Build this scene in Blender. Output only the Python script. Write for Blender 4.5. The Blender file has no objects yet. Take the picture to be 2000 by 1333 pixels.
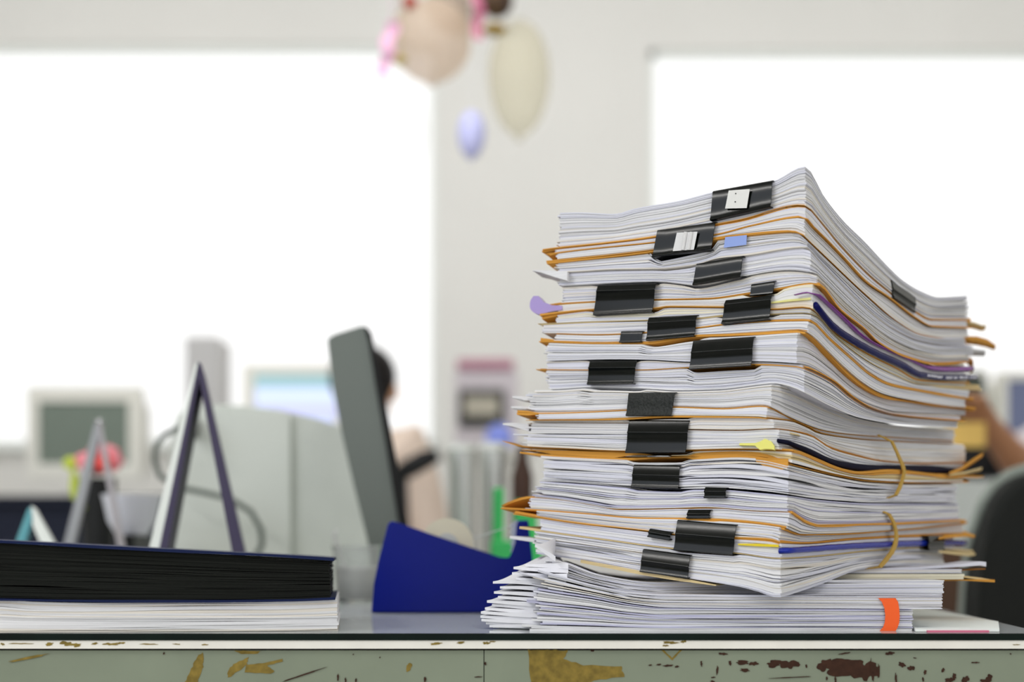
import bpy, bmesh, math, random
from mathutils import Vector, Matrix
random.seed(7)
S = bpy.context.scene
COL = S.collection

# ------------------------------------------------------------------ camera, world, light, exposure
F = 2000 * 50 / 36.0          # focal length in pixels of the 2000 px wide frame
D0 = 1.05                     # distance from the lens to the nearest corner of the pile
HZ = 1078.0                   # row of the horizon
CH = 0.0602                   # lens height above the glass top
cd = bpy.data.cameras.new('camera'); cam = bpy.data.objects.new('camera', cd); COL.objects.link(cam)
cam.location = (0, -D0, CH); cam.rotation_euler = (math.pi/2, 0, 0)
cd.lens = 50; cd.sensor_width = 36; cd.clip_start = 0.05
cd.shift_y = (HZ - 666.5) / 2000
cd.dof.use_dof = True; cd.dof.focus_distance = 1.10; cd.dof.aperture_fstop = 3.0
S.camera = cam
w = bpy.data.worlds.new('World'); S.world = w; w.use_nodes = True
w.node_tree.nodes['Background'].inputs[0].default_value = (1.0, 1.0, 0.99, 1)
w.node_tree.nodes['Background'].inputs[1].default_value = 1.02
def area(name, loc, target, sx, sy, power, col):
    l = bpy.data.lights.new(name, 'AREA'); l.shape = 'RECTANGLE'; l.size = sx; l.size_y = sy; l.energy = power; l.color = col
    o = bpy.data.objects.new(name, l); COL.objects.link(o); o.location = loc
    o.rotation_euler = (Vector(target) - Vector(loc)).to_track_quat('-Z', 'Y').to_euler(); return o
area('window_light', (-3.2, -2.2, 1.6), (0.2, 0, 0.15), 2.2, 1.8, 26, (0.80, 0.87, 1.0))
area('added_light', (-2.1, -1.25, 2.0), (0.1, 0.05, 0.2), 1.3, 0.05, 16, (1.0, 0.98, 0.95))  # added unseen tube lamp, aimed for bright highlight lines on the clips
area('added_light', (1.3, -1.9, 2.3), (0.25, 0.1, 0.2), 1.3, 0.06, 10, (1.0, 0.98, 0.95))  # another added unseen tube on the right, for highlights on the pile
area('added_light', (-0.6, 0.9, 3.3), (-0.4, 3.4, 0.4), 2.4, 0.4, 46, (1.0, 1.0, 1.0))  # added unseen lamp that brightens the balloons and the desk behind
for lx_ in (-2.6, 0.0, 2.6):
    area('added_light', (lx_, 4.6, 3.3), (lx_, 6.2, 1.2), 1.6, 0.4, 15, (1.0, 1.0, 1.0))  # added unseen lamps that wash the back wall brighter
S.view_settings.view_transform = 'Standard'; S.view_settings.look = 'None'
S.view_settings.gamma = 1; S.view_settings.exposure = 0.24; S.view_settings.use_curve_mapping = False
S.cycles.use_denoising = True
S.cycles.max_bounces = 8; S.cycles.transparent_max_bounces = 12

# ------------------------------------------------------------------ helpers
def s2l(c):
    c /= 255.0
    return c/12.92 if c <= 0.04045 else ((c+0.055)/1.055)**2.4
def rgb(r, g, b): return (s2l(r), s2l(g), s2l(b), 1)
MATS = {}
def mat(name, col, rough=0.6, metal=0, noise=0, nscale=20, spec=0.25, trans=0, emit=None, estr=0, coat=0, bump=0, sub=0, ior=1.45):
    if name in MATS: return MATS[name]
    m = bpy.data.materials.new(name); m.use_nodes = True; nt = m.node_tree
    b = nt.nodes['Principled BSDF']
    b.inputs['Base Color'].default_value = col; b.inputs['Roughness'].default_value = rough
    b.inputs['Metallic'].default_value = metal; b.inputs['Specular IOR Level'].default_value = spec
    b.inputs['Transmission Weight'].default_value = trans; b.inputs['Coat Weight'].default_value = coat
    b.inputs['IOR'].default_value = ior
    if emit: b.inputs['Emission Color'].default_value = emit; b.inputs['Emission Strength'].default_value = estr
    tc = nt.nodes.new('ShaderNodeTexCoord')
    n = nt.nodes.new('ShaderNodeTexNoise'); n.inputs['Scale'].default_value = nscale; n.inputs['Detail'].default_value = 4
    nt.links.new(tc.outputs['Object'], n.inputs['Vector'])
    if noise:
        mr = nt.nodes.new('ShaderNodeMapRange'); mr.inputs[1].default_value = .3; mr.inputs[2].default_value = .7
        mr.inputs[3].default_value = 1-noise; mr.inputs[4].default_value = 1+noise*.4
        nt.links.new(n.outputs[0], mr.inputs[0])
        mx = nt.nodes.new('ShaderNodeMix'); mx.data_type = 'RGBA'; mx.blend_type = 'MULTIPLY'; mx.inputs[0].default_value = 1
        mx.inputs[6].default_value = col; nt.links.new(mr.outputs[0], mx.inputs[7]); nt.links.new(mx.outputs[2], b.inputs['Base Color'])
    if bump:
        bp = nt.nodes.new('ShaderNodeBump'); bp.inputs['Strength'].default_value = bump; bp.inputs['Distance'].default_value = .001
        nt.links.new(n.outputs[0], bp.inputs['Height']); nt.links.new(bp.outputs[0], b.inputs['Normal'])
    MATS[name] = m; return m
def paper(name, col, contrast=.24, vs=2200, rough=.75):
    """page edges: fine fibre and sheet lines, with the shade of sheet gaps painted in, that run along the layer (uv.x along the edge, uv.y across the sheets, metres)"""
    if name in MATS: return MATS[name]
    m = bpy.data.materials.new(name); m.use_nodes = True; nt = m.node_tree; b = nt.nodes['Principled BSDF']
    b.inputs['Roughness'].default_value = rough; b.inputs['Specular IOR Level'].default_value = .1
    uv = nt.nodes.new('ShaderNodeUVMap'); mp = nt.nodes.new('ShaderNodeMapping')
    mp.inputs['Scale'].default_value = (9, vs, 1); nt.links.new(uv.outputs[0], mp.inputs[0])
    n = nt.nodes.new('ShaderNodeTexNoise'); n.inputs['Scale'].default_value = 1; n.inputs['Detail'].default_value = 3; n.inputs['Roughness'].default_value = .6
    nt.links.new(mp.outputs[0], n.inputs['Vector'])
    mr = nt.nodes.new('ShaderNodeMapRange'); mr.inputs[1].default_value = .32; mr.inputs[2].default_value = .55
    mr.inputs[3].default_value = 1-contrast; mr.inputs[4].default_value = 1  # darkens the stripes: shade between sheets put into the paper colour
    nt.links.new(n.outputs[0], mr.inputs[0])
    mx = nt.nodes.new('ShaderNodeMix'); mx.data_type = 'RGBA'; mx.blend_type = 'MULTIPLY'; mx.inputs[0].default_value = 1
    mx.inputs[6].default_value = col; nt.links.new(mr.outputs[0], mx.inputs[7]); nt.links.new(mx.outputs[2], b.inputs['Base Color'])
    MATS[name] = m; return m
PW = paper('paper_white', rgb(236, 236, 238)); PB = paper('paper_cool', rgb(226, 227, 238)); PC = paper('paper_warm', rgb(236, 230, 220))
PL = paper('paper_lavender', rgb(196, 196, 222)); PG = paper('paper_grey', rgb(205, 205, 208))
ORG = paper('manila_orange', rgb(222, 160, 72), .25, 1200); TAN = paper('manila_tan', rgb(222, 200, 150), .2, 1200)
CRM = paper('folder_cream', rgb(238, 232, 210), .06); BRN = paper('manila_brown', rgb(176, 118, 52), .3, 1200)
BLKP = paper('black_page_edge', rgb(30, 32, 29), .55, 1500); NVC = mat('navy_cover', rgb(26, 36, 72), .5, spec=.1)
NAVYP = paper('navy_folder', rgb(44, 46, 80), .2, 1000)

def link(o, parent=None):
    COL.objects.link(o)
    if parent: o.parent = parent
    return o
def tag(o, label=None, cat=None, group=None, kind=None):
    if label: o['label'] = label
    if cat: o['category'] = cat
    if group: o['group'] = group
    if kind: o['kind'] = kind
    return o
def empty(name, loc=(0,0,0)):
    o = bpy.data.objects.new(name, None); o.empty_display_size = .02; COL.objects.link(o); o.location = loc; return o
def mesh_obj(name, verts, faces, mats, idx=None, parent=None, smooth=False, uvs=None):
    me = bpy.data.meshes.new(name); me.from_pydata(verts, [], faces)
    for m in mats: me.materials.append(m)
    if idx: me.polygons.foreach_set('material_index', idx)
    if smooth: me.polygons.foreach_set('use_smooth', [True]*len(me.polygons))
    if uvs:
        l = me.uv_layers.new(name='UVMap'); flat = []
        for f in faces:
            for v in f: flat += uvs[v]
        l.data.foreach_set('uv', flat)
    me.update(); o = bpy.data.objects.new(name, me)
    link(o, parent)
    if parent: o.matrix_parent_inverse = Matrix.Translation(-parent.location)
    return o
class MB:
    """collects shapes into ONE mesh"""
    def __init__(s): s.bm = bmesh.new(); s.mi = 0
    def _mk(s, fs):
        for f in fs: f.material_index = s.mi
    def box(s, a, b, bev=0, rot=None, piv=None):
        c = [(a[i]+b[i])/2 for i in range(3)]; d = [abs(b[i]-a[i]) for i in range(3)]
        r = bmesh.ops.create_cube(s.bm, size=1, matrix=Matrix.Translation(c) @ Matrix.Diagonal((*d, 1)))
        vs = r['verts']; fs = list({f for v in vs for f in v.link_faces}); s._mk(fs)
        if rot: bmesh.ops.rotate(s.bm, verts=vs, cent=piv or c, matrix=rot)
        if bev:
            es = list({e for v in vs for e in v.link_edges})
            r2 = bmesh.ops.bevel(s.bm, geom=es, offset=bev, segments=3, profile=.5, affect='EDGES', clamp_overlap=True); s._mk(r2['faces'])
        return s
    def prism(s, poly, y0, y1, bev=0):
        """outline poly [(x,z)] extruded in y"""
        a = [s.bm.verts.new((x, y0, z)) for x, z in poly]; b = [s.bm.verts.new((x, y1, z)) for x, z in poly]
        n = len(poly); fs = [s.bm.faces.new(a), s.bm.faces.new(b[::-1])]
        for i in range(n): fs.append(s.bm.faces.new((a[(i+1) % n], a[i], b[i], b[(i+1) % n])))
        s._mk(fs)
        if bev:
            es = list({e for v in a+b for e in v.link_edges})
            r2 = bmesh.ops.bevel(s.bm, geom=es, offset=bev, segments=2, profile=.5, affect='EDGES', clamp_overlap=True); s._mk(r2['faces'])
        return s
    def lathe(s, prof, c=(0,0,0), n=28, axis='Z'):
        rings = []
        for r, z in prof:
            ring = []
            for i in range(n):
                a = 2*math.pi*i/n; p = (r*math.cos(a), r*math.sin(a), z)
                if axis == 'Y': p = (p[0], p[2], p[1])
                if axis == 'X': p = (p[2], p[0], p[1])
                ring.append(s.bm.verts.new((c[0]+p[0], c[1]+p[1], c[2]+p[2])))
            rings.append(ring)
        for a, b in zip(rings, rings[1:]):
            for i in range(n):
                s._mk([s.bm.faces.new((a[i], a[(i+1) % n], b[(i+1) % n], b[i]))])
        if prof[0][0] > 1e-5: s._mk([s.bm.faces.new(rings[0][::-1])])
        if prof[-1][0] > 1e-5: s._mk([s.bm.faces.new(rings[-1])])
        return s
    def tube(s, pts, r, n=8):
        pts = [Vector(p) for p in pts]; rings = []
        for i, p in enumerate(pts):
            t = (pts[min(i+1, len(pts)-1)] - pts[max(i-1, 0)]).normalized()
            u = t.cross(Vector((0.13, 0.31, 1))).normalized(); v = t.cross(u)
            rr = r[i] if isinstance(r, (list, tuple)) else r
            rings.append([s.bm.verts.new(p + (u*math.cos(2*math.pi*k/n) + v*math.sin(2*math.pi*k/n))*rr) for k in range(n)])
        for a, b in zip(rings, rings[1:]):
            for i in range(n): s._mk([s.bm.faces.new((a[i], a[(i+1) % n], b[(i+1) % n], b[i]))])
        s._mk([s.bm.faces.new(rings[0][::-1]), s.bm.faces.new(rings[-1])]); return s
    def ball(s, c, r, sq=(1,1,1), seg=24):
        q = bmesh.ops.create_uvsphere(s.bm, u_segments=seg, v_segments=seg//2, radius=1, matrix=Matrix.Translation(c) @ Matrix.Diagonal((r*sq[0], r*sq[1], r*sq[2], 1)))
        s._mk(list({f for v in q['verts'] for f in v.link_faces})); return s
    def build(s, name, mats, parent=None, smooth=False):
        bmesh.ops.remove_doubles(s.bm, verts=s.bm.verts, dist=1e-6)
        bmesh.ops.recalc_face_normals(s.bm, faces=s.bm.faces)
        me = bpy.data.meshes.new(name); s.bm.to_mesh(me); s.bm.free()
        for m in (mats if isinstance(mats, (list, tuple)) else [mats]): me.materials.append(m)
        if smooth:
            me.polygons.foreach_set('use_smooth', [True]*len(me.polygons))
            if smooth == 'auto': me.set_sharp_from_angle(angle=math.radians(35))
        o = bpy.data.objects.new(name, me); link(o, parent)
        if parent: o.matrix_parent_inverse = Matrix.Translation(-parent.location)
        return o
def P(px, py, d):
    """the point seen at (px, py) of the photograph at distance d from the lens"""
    return Vector(((px-1000)/F*d, d-D0, CH-(py-HZ)/F*d))
def WX(px, d): return (px-1000)/F*d
def WZ(py, d): return CH-(py-HZ)/F*d
def curve(pts):
    pts = sorted(pts)
    xs = [p[0] for p in pts]; ys = [p[1] for p in pts]; n = len(xs)
    h = [xs[i+1]-xs[i] for i in range(n-1)]; dl = [(ys[i+1]-ys[i])/h[i] for i in range(n-1)]
    ms = [dl[0]] + [0 if dl[i-1]*dl[i] <= 0 else 2*dl[i-1]*dl[i]/(dl[i-1]+dl[i]) for i in range(1, n-1)] + [dl[-1]]
    def f(x):
        if x <= xs[0]: return ys[0]
        if x >= xs[-1]: return ys[-1]
        i = 0
        while xs[i+1] < x: i += 1
        t = (x-xs[i])/h[i]
        return (2*t**3-3*t*t+1)*ys[i] + (t**3-2*t*t+t)*h[i]*ms[i] + (3*t*t-2*t**3)*ys[i+1] + (t**3-t*t)*h[i]*ms[i+1]
    return f
def wave(k=4, fmin=4, fmax=40):
    c = [(random.uniform(fmin, fmax), random.uniform(0, 6.28), random.uniform(.4, 1)/(j+1)) for j in range(k)]
    return lambda s: sum(a*math.sin(f*s+p) for f, p, a in c)

TH = math.radians(36)
class Face:
    """plan of one stack layer: nearest corner at pixel column cx, left edge runs back-left, right edge back-right"""
    def __init__(s, cx, d0=D0, th=TH):
        s.th = th; s.C = Vector((WX(cx, d0), d0)); s.cx = cx
        s.dl = Vector((-math.cos(th), math.sin(th))); s.dr = Vector((math.sin(th), math.cos(th)))
    def tl(s, px):
        k = (px-1000)/F; return (s.C.x-k*s.C.y)/(math.cos(s.th)+k*math.sin(s.th))
    def tr(s, px):
        k = (px-1000)/F; return (k*s.C.y-s.C.x)/(math.sin(s.th)-k*math.cos(s.th))
    def pt(s, px, py, off=0):
        """3-D point on the face at pixel (px,py), pushed out by off"""
        if px <= s.cx: q = s.C+s.dl*s.tl(px); n = Vector((-math.sin(s.th), -math.cos(s.th)))
        else: q = s.C+s.dr*s.tr(px); n = Vector((math.cos(s.th), -math.sin(s.th)))
        z = WZ(py, q.y); q = q+n*off
        return Vector((q.x, q.y-D0, z))

def leaf_stack(name, top, bot, cx, xl, xr, n, mats, weights=None, parent=None, d0=D0, th=TH, back=None,
               jit=.0004, ragL=.0015, ragR=.0015, gap=.25, wob=.5, fan=None, full=True, nL=40, nR=34, poke=.04):
    """a block of sheets between two traced edges; n leaves, each its own bent slab with small slips and gaps, one mesh"""
    fc = Face(cx, d0, th); LL = fc.tl(xl); RR = back if back else fc.tr(xr)
    ft = top if callable(top) else curve(top); fb = bot if callable(bot) else curve(bot)
    us = [LL*i/nL for i in range(nL+1)]; vs = [RR*i/nR for i in range(nR+1)]
    def zed(f, q):
        return WZ(f(1000+F*q.x/q.y), q.y)
    zt = [zed(ft, fc.C+fc.dl*u) for u in us]; zb = [zed(fb, fc.C+fc.dl*u) for u in us]
    if back: zt2 = [zt[0]]*(nR+1); zb2 = [zb[0]]*(nR+1)
    else: zt2 = [zed(ft, fc.C+fc.dr*v) for v in vs]; zb2 = [zed(fb, fc.C+fc.dr*v) for v in vs]
    # slot boundaries 0 (top) .. n (bottom), wavy along the edge
    ws = [wave() for _ in range(n+1)]; gs = [wave(3, 6, 50) for _ in range(n)]
    V = []; Fc = []; MI = []; UV = []
    vacc = random.random()*3
    def bound(k, s):
        t = k/n
        if 0 < k < n: t += wob*ws[k](s)/n*.5
        return min(1, max(0, t))
    for k in range(n):
        m = random.choices(range(len(mats)), weights)[0] if len(mats) > 1 else 0
        jx, jy = random.gauss(0, jit), random.gauss(0, jit); eL = abs(random.gauss(0, ragL)); eR = abs(random.gauss(0, ragR)); ya = 0
        if random.random() < poke: eL += random.uniform(.001, .004)
        if random.random() < poke: eR += random.uniform(.001, .004)
        eL -= ragL*.7; eR -= ragR*.7
        if fan:
            a, b_, c_ = fan(k/n); eL += a; ya = b_; jy += c_
        gph = gap*random.random()
        def frac(s):
            a = bound(k, s); b = bound(k+1, s); g = max(0, gs[k](s)+.15)*gph
            return a, max(a+.25/n*.6, b-(b-a)*min(.75, g))
        hz = abs(zt[0]-zb[0])/n
        def point(u, v, side):
            # u metres along left edge, v along right edge
            fu = u/LL*nL; i = min(int(fu), nL-1); r = fu-i; i2 = i+1
            fv = v/RR*nR; j = min(int(fv), nR-1); q = fv-j; j2 = j+1
            T = zt[i]*(1-r)+zt[i2]*r + zt2[j]*(1-q)+zt2[j2]*q - zt[0]
            B = zb[i]*(1-r)+zb[i2]*r + zb2[j]*(1-q)+zb2[j2]*q - zb[0]
            a, b = frac(-u if u > 1e-9 else v)
            t = a if side == 0 else b
            z = T*(1-t)+B*t
            su = u*(1+eL/LL); sv = v*(1+eR/RR)
            p = fc.C+fc.dl*su+fc.dr*sv
            if ya:
                d = p-fc.C; p = fc.C+Vector((d.x*math.cos(ya)-d.y*math.sin(ya), d.x*math.sin(ya)+d.y*math.cos(ya)))
            return (p.x+jx, p.y+jy-D0, z)
        if full and k in (0, n-1):
            for side in (0, 1):
                base = len(V)
                for u in us:
                    for v in vs: V.append(point(u, v, side)); UV.append((u, vacc))
                for i in range(nL):
                    for j in range(nR):
                        a = base+i*(nR+1)+j; q = (a, a+1, a+nR+2, a+nR+1); Fc.append(q if side else q[::-1]); MI.append(m)
        # perimeter
        per = [(u, 0, u) for u in us[::-1]] + [(0, v, -v) for v in vs[1:]] + [(u, RR, 0) for u in us[4::4]] + [(LL, v, 0) for v in vs[::-1][4:-1:4]]
        M = len(per); o0 = len(V)
        for side in (0, 1):
            for u, v, s in per:
                V.append(point(u, v, side)); UV.append((s, vacc+side*hz))
        for i in range(M):
            j = (i+1) % M; Fc.append((o0+i, o0+j, o0+M+j, o0+M+i)[::-1]); MI.append(m)
        if not (full and k in (0, n-1)):
            ins = min(.03, LL*.2, RR*.2); o1 = len(V)
            for side in (0, 1):
                for u, v, s in per:
                    uu = min(max(u, ins), LL-ins); vv = min(max(v, ins), RR-ins)
                    V.append(point(uu, vv, side)); UV.append((s, vacc))
            for side in (0, 1):
                for i in range(M):
                    j = (i+1) % M; q = (o0+side*M+i, o0+side*M+j, o1+side*M+j, o1+side*M+i)
                    Fc.append(q if side == 0 else q[::-1]); MI.append(m)
        vacc += hz+.0007
    return mesh_obj(name, V, Fc, mats, MI, parent, smooth=False, uvs=UV)

# ------------------------------------------------------------------ the big pile: traced layer edges (pixel column, row), top to bottom
RAW = dict(
 top=[(1085,415),(1130,414),(1197,417),(1241,406),(1327,391),(1394,374),(1510,353),(1573,324),(1612,385),(1648,430),(1690,471),(1734,518),(1765,547),(1804,570),(1835,580),(1892,577)],
 E1=[(1059,490),(1088,486),(1180,476),(1283,463),(1400,440),(1450,431),(1565,403),(1573,404),(1606,438),(1638,477),(1700,541),(1729,565),(1783,607),(1820,625),(1898,626)],
 E1b=[(1066,499),(1090,494),(1283,473),(1400,458),(1471,440),(1567,424),(1575,431),(1587,446),(1600,458),(1643,502),(1690,552),(1731,580),(1786,622),(1817,638),(1895,641)],
 E2=[(1067,513),(1283,489),(1400,466),(1462,458),(1544,452),(1564,457),(1576,468),(1618,508),(1692,578),(1752,629),(1800,655),(1850,662),(1900,660)],
 c3=[(1045,531),(1095,533),(1200,528),(1280,527),(1358,519),(1400,507),(1454,501),(1575,484),(1600,510),(1650,562),(1700,611),(1750,646),(1800,668),(1850,676),(1895,675)],
 c4=[(1098,560),(1170,556),(1290,552),(1320,555),(1358,559),(1450,541),(1540,529),(1590,535),(1610,552),(1650,592),(1700,634),(1750,668),(1800,688),(1850,696),(1895,695)],
 E3=[(1067,598),(1100,593),(1166,589),(1283,585),(1384,583),(1467,572),(1517,564),(1590,553),(1604,560),(1638,604),(1690,645),(1713,668),(1770,698),(1830,712),(1895,708)],
 E4=[(1057,619),(1110,611),(1160,606),(1280,604),(1306,600),(1415,601),(1510,605),(1570,601),(1583,603),(1622,644),(1690,689),(1752,720),(1794,742),(1900,748)],
 E5=[(1054,634),(1160,629),(1270,626),(1366,622),(1412,617),(1500,614),(1575,612),(1590,616),(1640,665),(1700,709),(1752,734),(1794,750),(1900,757),(1918,759)],
 E6=[(1080,652),(1163,654),(1260,650),(1366,640),(1415,634),(1515,627),(1580,626),(1590,630),(1622,662),(1664,699),(1700,730),(1739,751),(1804,764),(1887,779),(1905,782)],
 E7=[(1056,667),(1155,670),(1260,670),(1363,657),(1402,656),(1480,652),(1568,647),(1580,652),(1622,691),(1653,722),(1687,750),(1726,771),(1778,783),(1856,795),(1905,800)],
 c10=[(1072,706),(1200,703),(1272,704),(1350,708),(1474,707),(1567,712),(1622,740),(1661,771),(1700,791),(1752,805),(1882,812)],
 E8=[(1048,722),(1155,723),(1248,723),(1350,718),(1474,712),(1560,717),(1572,721),(1622,746),(1661,778),(1700,800),(1752,813),(1882,824)],
 c11=[(1085,762),(1152,758),(1246,760),(1320,764),(1400,762),(1480,753),(1510,750),(1545,757),(1570,768),(1620,794),(1680,818),(1752,830),(1870,838)],
 E9=[(1007,806),(1051,808),(1225,802),(1316,796),(1412,799),(1489,794),(1505,797),(1541,816),(1610,842),(1661,849),(1713,853),(1866,862)],
 E9b=[(1030,821),(1145,820),(1230,817),(1316,813),(1480,815),(1497,817),(1557,824),(1601,846),(1661,856),(1700,860),(1866,868)],
 E10=[(1030,827),(1230,827),(1350,840),(1440,841),(1510,838),(1524,839),(1583,852),(1622,876),(1664,889),(1726,902),(1804,907),(1892,905)],
 E11=[(983,862),(1020,873),(1100,877),(1228,882),(1345,880),(1440,878),(1545,881),(1560,884),(1596,899),(1648,920),(1682,926),(1739,922),(1830,930),(1921,933)],
 E12=[(1018,882),(1100,888),(1228,893),(1345,893),(1440,889),(1480,891),(1547,906),(1635,928),(1700,939),(1790,943),(1895,942)],
 c14=[(1059,940),(1150,946),(1236,953),(1332,956),(1400,956),(1480,962),(1540,968),(1600,976),(1700,983),(1872,984)],
 E13=[(978,990),(1000,980),(1032,972),(1088,976),(1150,986),(1211,996),(1312,994),(1379,992),(1480,999),(1544,1001),(1570,1018),(1602,1028),(1719,1025),(1888,1017)],
 E14=[(978,993),(1050,997),(1144,1004),(1256,1013),(1340,1014),(1440,1020),(1531,1031),(1570,1045),(1635,1044),(1732,1038),(1891,1022)],
 E15=[(1004,1002),(1116,1020),(1267,1038),(1323,1045),(1444,1051),(1505,1054),(1524,1060),(1570,1062),(1667,1054),(1765,1049),(1895,1046)],
 E16=[(1012,1031),(1172,1053),(1318,1072),(1441,1081),(1524,1091),(1602,1086),(1700,1076),(1797,1070),(1901,1078)],
 c19=[(1040,1083),(1150,1100),(1253,1118),(1351,1133),(1440,1147),(1480,1157),(1520,1169),(1545,1163),(1602,1144),(1684,1114),(1740,1108),(1850,1106)])
CV = {}; prev = None
for k_, pts_ in RAW.items():
    f_ = curve(pts_)
    if prev is None: CV[k_] = f_
    else:
        CV[k_] = (lambda f, p: (lambda x: max(f(x), p(x)+2.2)))(f_, prev)
    prev = CV[k_]
def bumps(lst):
    def g(x):
        v = 0
        for x0, x1, h in lst:
            e = 22
            if x0-e < x < x1+e:
                t = min(1, (x-(x0-e))/e, ((x1+e)-x)/e); v = max(v, h*t*t*(3-2*t))
        return v
    return g
def add(f, a, tb=()):
    g = bumps(tb); return lambda x: f(x)+a+g(x)

def bundle(label, top, bot, cx, xl, xr, n, tb=(), bb=(), mats=None, wt=None, t0=1.2, b0=-1.2, name='document_bundle', cat='papers', group='white document bundles in the pile', **kw):
    mats = mats or [PW, PB, PC, PG]; wt = wt or [6, 6, 1, 1]
    if len(wt) != len(mats): wt = [1]*len(mats)
    o = leaf_stack(name, add(CV[top], t0, tb), add(CV[bot], b0, bb), cx, xl, xr, n, mats, wt, **kw)
    return tag(o, label, cat, group)
def envelope(label, c, cx, xl, xr, th=3.2, m=None, n=2, tt=None, group='manila envelopes and folders in the pile', name='manila_envelope', cat='envelope', **kw):
    """thin bent envelope: two plies; tt = thickness in rows along the edge"""
    tf = curve(tt) if tt else (lambda x: th)
    o = leaf_stack(name, lambda x: CV[c](x)-tf(x)/2, lambda x: CV[c](x)+tf(x)/2, cx, xl, xr, n, [m or ORG], gap=.9, wob=.5, jit=.0008, ragL=.001, ragR=.001, poke=0, **kw)
    return tag(o, label, cat, group)

bundle('thick topmost white bundle with a peaked corner and bare top', 'top', 'E1', 1573, 1092, 1890, 26, b0=-2, ragL=.002, ragR=.003, gap=.35, bb=[(1400,1500,-6)])
envelope('orange envelope directly under the topmost white bundle', 'E1', 1573, 1060, 1897, 3.6, tt=[(1060,5),(1200,3.6),(1565,6),(1700,2.5),(1783,3),(1820,7),(1897,8)])
bundle('thin white sheaf between the two uppermost orange envelopes', 'E1', 'E1b', 1573, 1086, 1888, 3, t0=2, b0=-1.5)
envelope('slim orange envelope second from the top of the pile', 'E1b', 1573, 1068, 1893, 2.6, tt=[(1068,4),(1100,1.8),(1450,2),(1560,4),(1600,4),(1690,5.5),(1731,4),(1800,3),(1893,3)])
bundle('white sheaf under the second envelope, held in the clip with the torn sticker', 'E1b', 'E2', 1571, 1087, 1890, 9, t0=2, b0=-1.5)
envelope('orange envelope closing the bottom of the clip with the torn sticker', 'E2', 1568, 1066, 1893, 4, tt=[(1066,6),(1280,4.5),(1462,4),(1564,3),(1700,2),(1850,3),(1893,3)])
bundle('white bundle with crumpled lower sheets above the narrow tilted clip', 'E2', 'c3', 1577, 1090, 1885, 13, tb=[(1292,1388,22)], gap=.5, ragL=.004)
bundle('white bundle held by the narrow tilted clip under the torn-sticker clip', 'c3', 'c4', 1583, 1093, 1900, 14, tb=[(1300,1345,2)], gap=.45, ragL=.003, ragR=.003)
bundle('white bundle with slumped cream sheet above the violet edged folder', 'c4', 'E3', 1596, 1100, 1892, 15, tb=[(1175,1280,3),(1360,1450,4)], gap=.35, mats=[PW, PB, PC], wt=[4,5,3])
envelope('thin orange envelope running above the violet spine', 'E3', 1599, 1067, 1890, 3, tt=[(1067,4.5),(1166,3),(1384,2.6),(1517,4.5),(1604,6),(1700,3),(1800,5),(1890,3)])
bundle('cream and white sheaf carrying the violet spine', 'E3', 'E4', 1587, 1090, 1885, 8, t0=2, mats=[PW, PC, CRM], wt=[3,3,2], tb=[(1472,1515,8)])
envelope('orange folder with a thick doubled left corner beside the violet tab', 'E4', 1583, 1057, 1893, 3, tt=[(1057,10),(1100,6),(1160,3),(1510,2.4),(1583,2),(1700,5),(1893,5)])
bundle('white sheaf below the doubled orange corner, edged by the long navy spine', 'E4', 'E5', 1583, 1088, 1885, 7, t0=2, tb=[(1170,1275,6)], mats=[PW, PB, CRM], wt=[4,4,2])
envelope('pale cream folder just under the widest upper clips', 'E5', 1583, 1054, 1915, 3.4, TAN, name='cream_folder', cat='folder', tt=[(1054,4),(1366,3),(1583,2),(1700,3),(1800,6),(1915,13)])
bundle('white bundle inside the clip that has a tiny clip at its left', 'E5', 'E6', 1584, 1062, 1892, 9, t0=2, tb=[(1422,1505,5)])
envelope('thin orange envelope below the cream folder, crossing the tiny clip', 'E6', 1584, 1088, 1903, 2.4, tt=[(1088,1.6),(1366,2),(1480,3.5),(1583,5),(1664,5),(1739,5),(1804,5),(1903,8)])
bundle('white sheaf just above the broad orange band', 'E6', 'E7', 1578, 1085, 1885, 8, t0=2)
envelope('broad orange envelope sweeping down the right side of the pile', 'E7', 1575, 1056, 1905, 4, tt=[(1056,14),(1090,8),(1160,3),(1260,5),(1402,6),(1568,6),(1600,9),(1653,12),(1726,12),(1778,9),(1905,7)])
bundle('thick white bundle in the large clip under the broad orange envelope', 'E7', 'c10', 1556, 1068, 1885, 15, t0=3.5, tb=[(1270,1358,6)], bb=[(1160,1240,-2)], ragL=.002)
bundle('white sheaf above the fine orange line, beside the mid-left clip', 'c10', 'E8', 1568, 1070, 1875, 6, tb=[(1165,1240,4)])
envelope('fine orange envelope threaded through the mid-left clip', 'E8', 1570, 1048, 1880, 2.2, tt=[(1048,3),(1155,2),(1350,2.5),(1480,4),(1572,4),(1661,2.5),(1880,2)])
bundle('white bundle bulging between the mid-left clip and the scuffed clip', 'E8', 'c11', 1571, 1070, 1870, 16, tb=[(1360,1470,10)], gap=.5, ragL=.003)
bundle('white bundle with fanned left ends held in the scuffed clip', 'c11', 'E9', 1507, 1036, 1864, 19, tb=[(1155,1240,4)], gap=.4, ragL=.008, ragR=.002, poke=.3)
envelope('fine orange envelope low in the scuffed clip', 'E9', 1502, 1010, 1862, 2.2, tt=[(1007,9),(1035,9),(1050,2.5),(1225,2),(1866,1.6)])
bundle('thin white sheaf at the foot of the scuffed clip', 'E9', 'E9b', 1497, 1052, 1862, 5)
envelope('orange envelope between the scuffed clip and the clip with three ridges', 'E9b', 1499, 1030, 1862, 2.6, tt=[(1030,1.5),(1145,3),(1230,6),(1316,6),(1480,4),(1557,2),(1866,1.5)])
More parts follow.
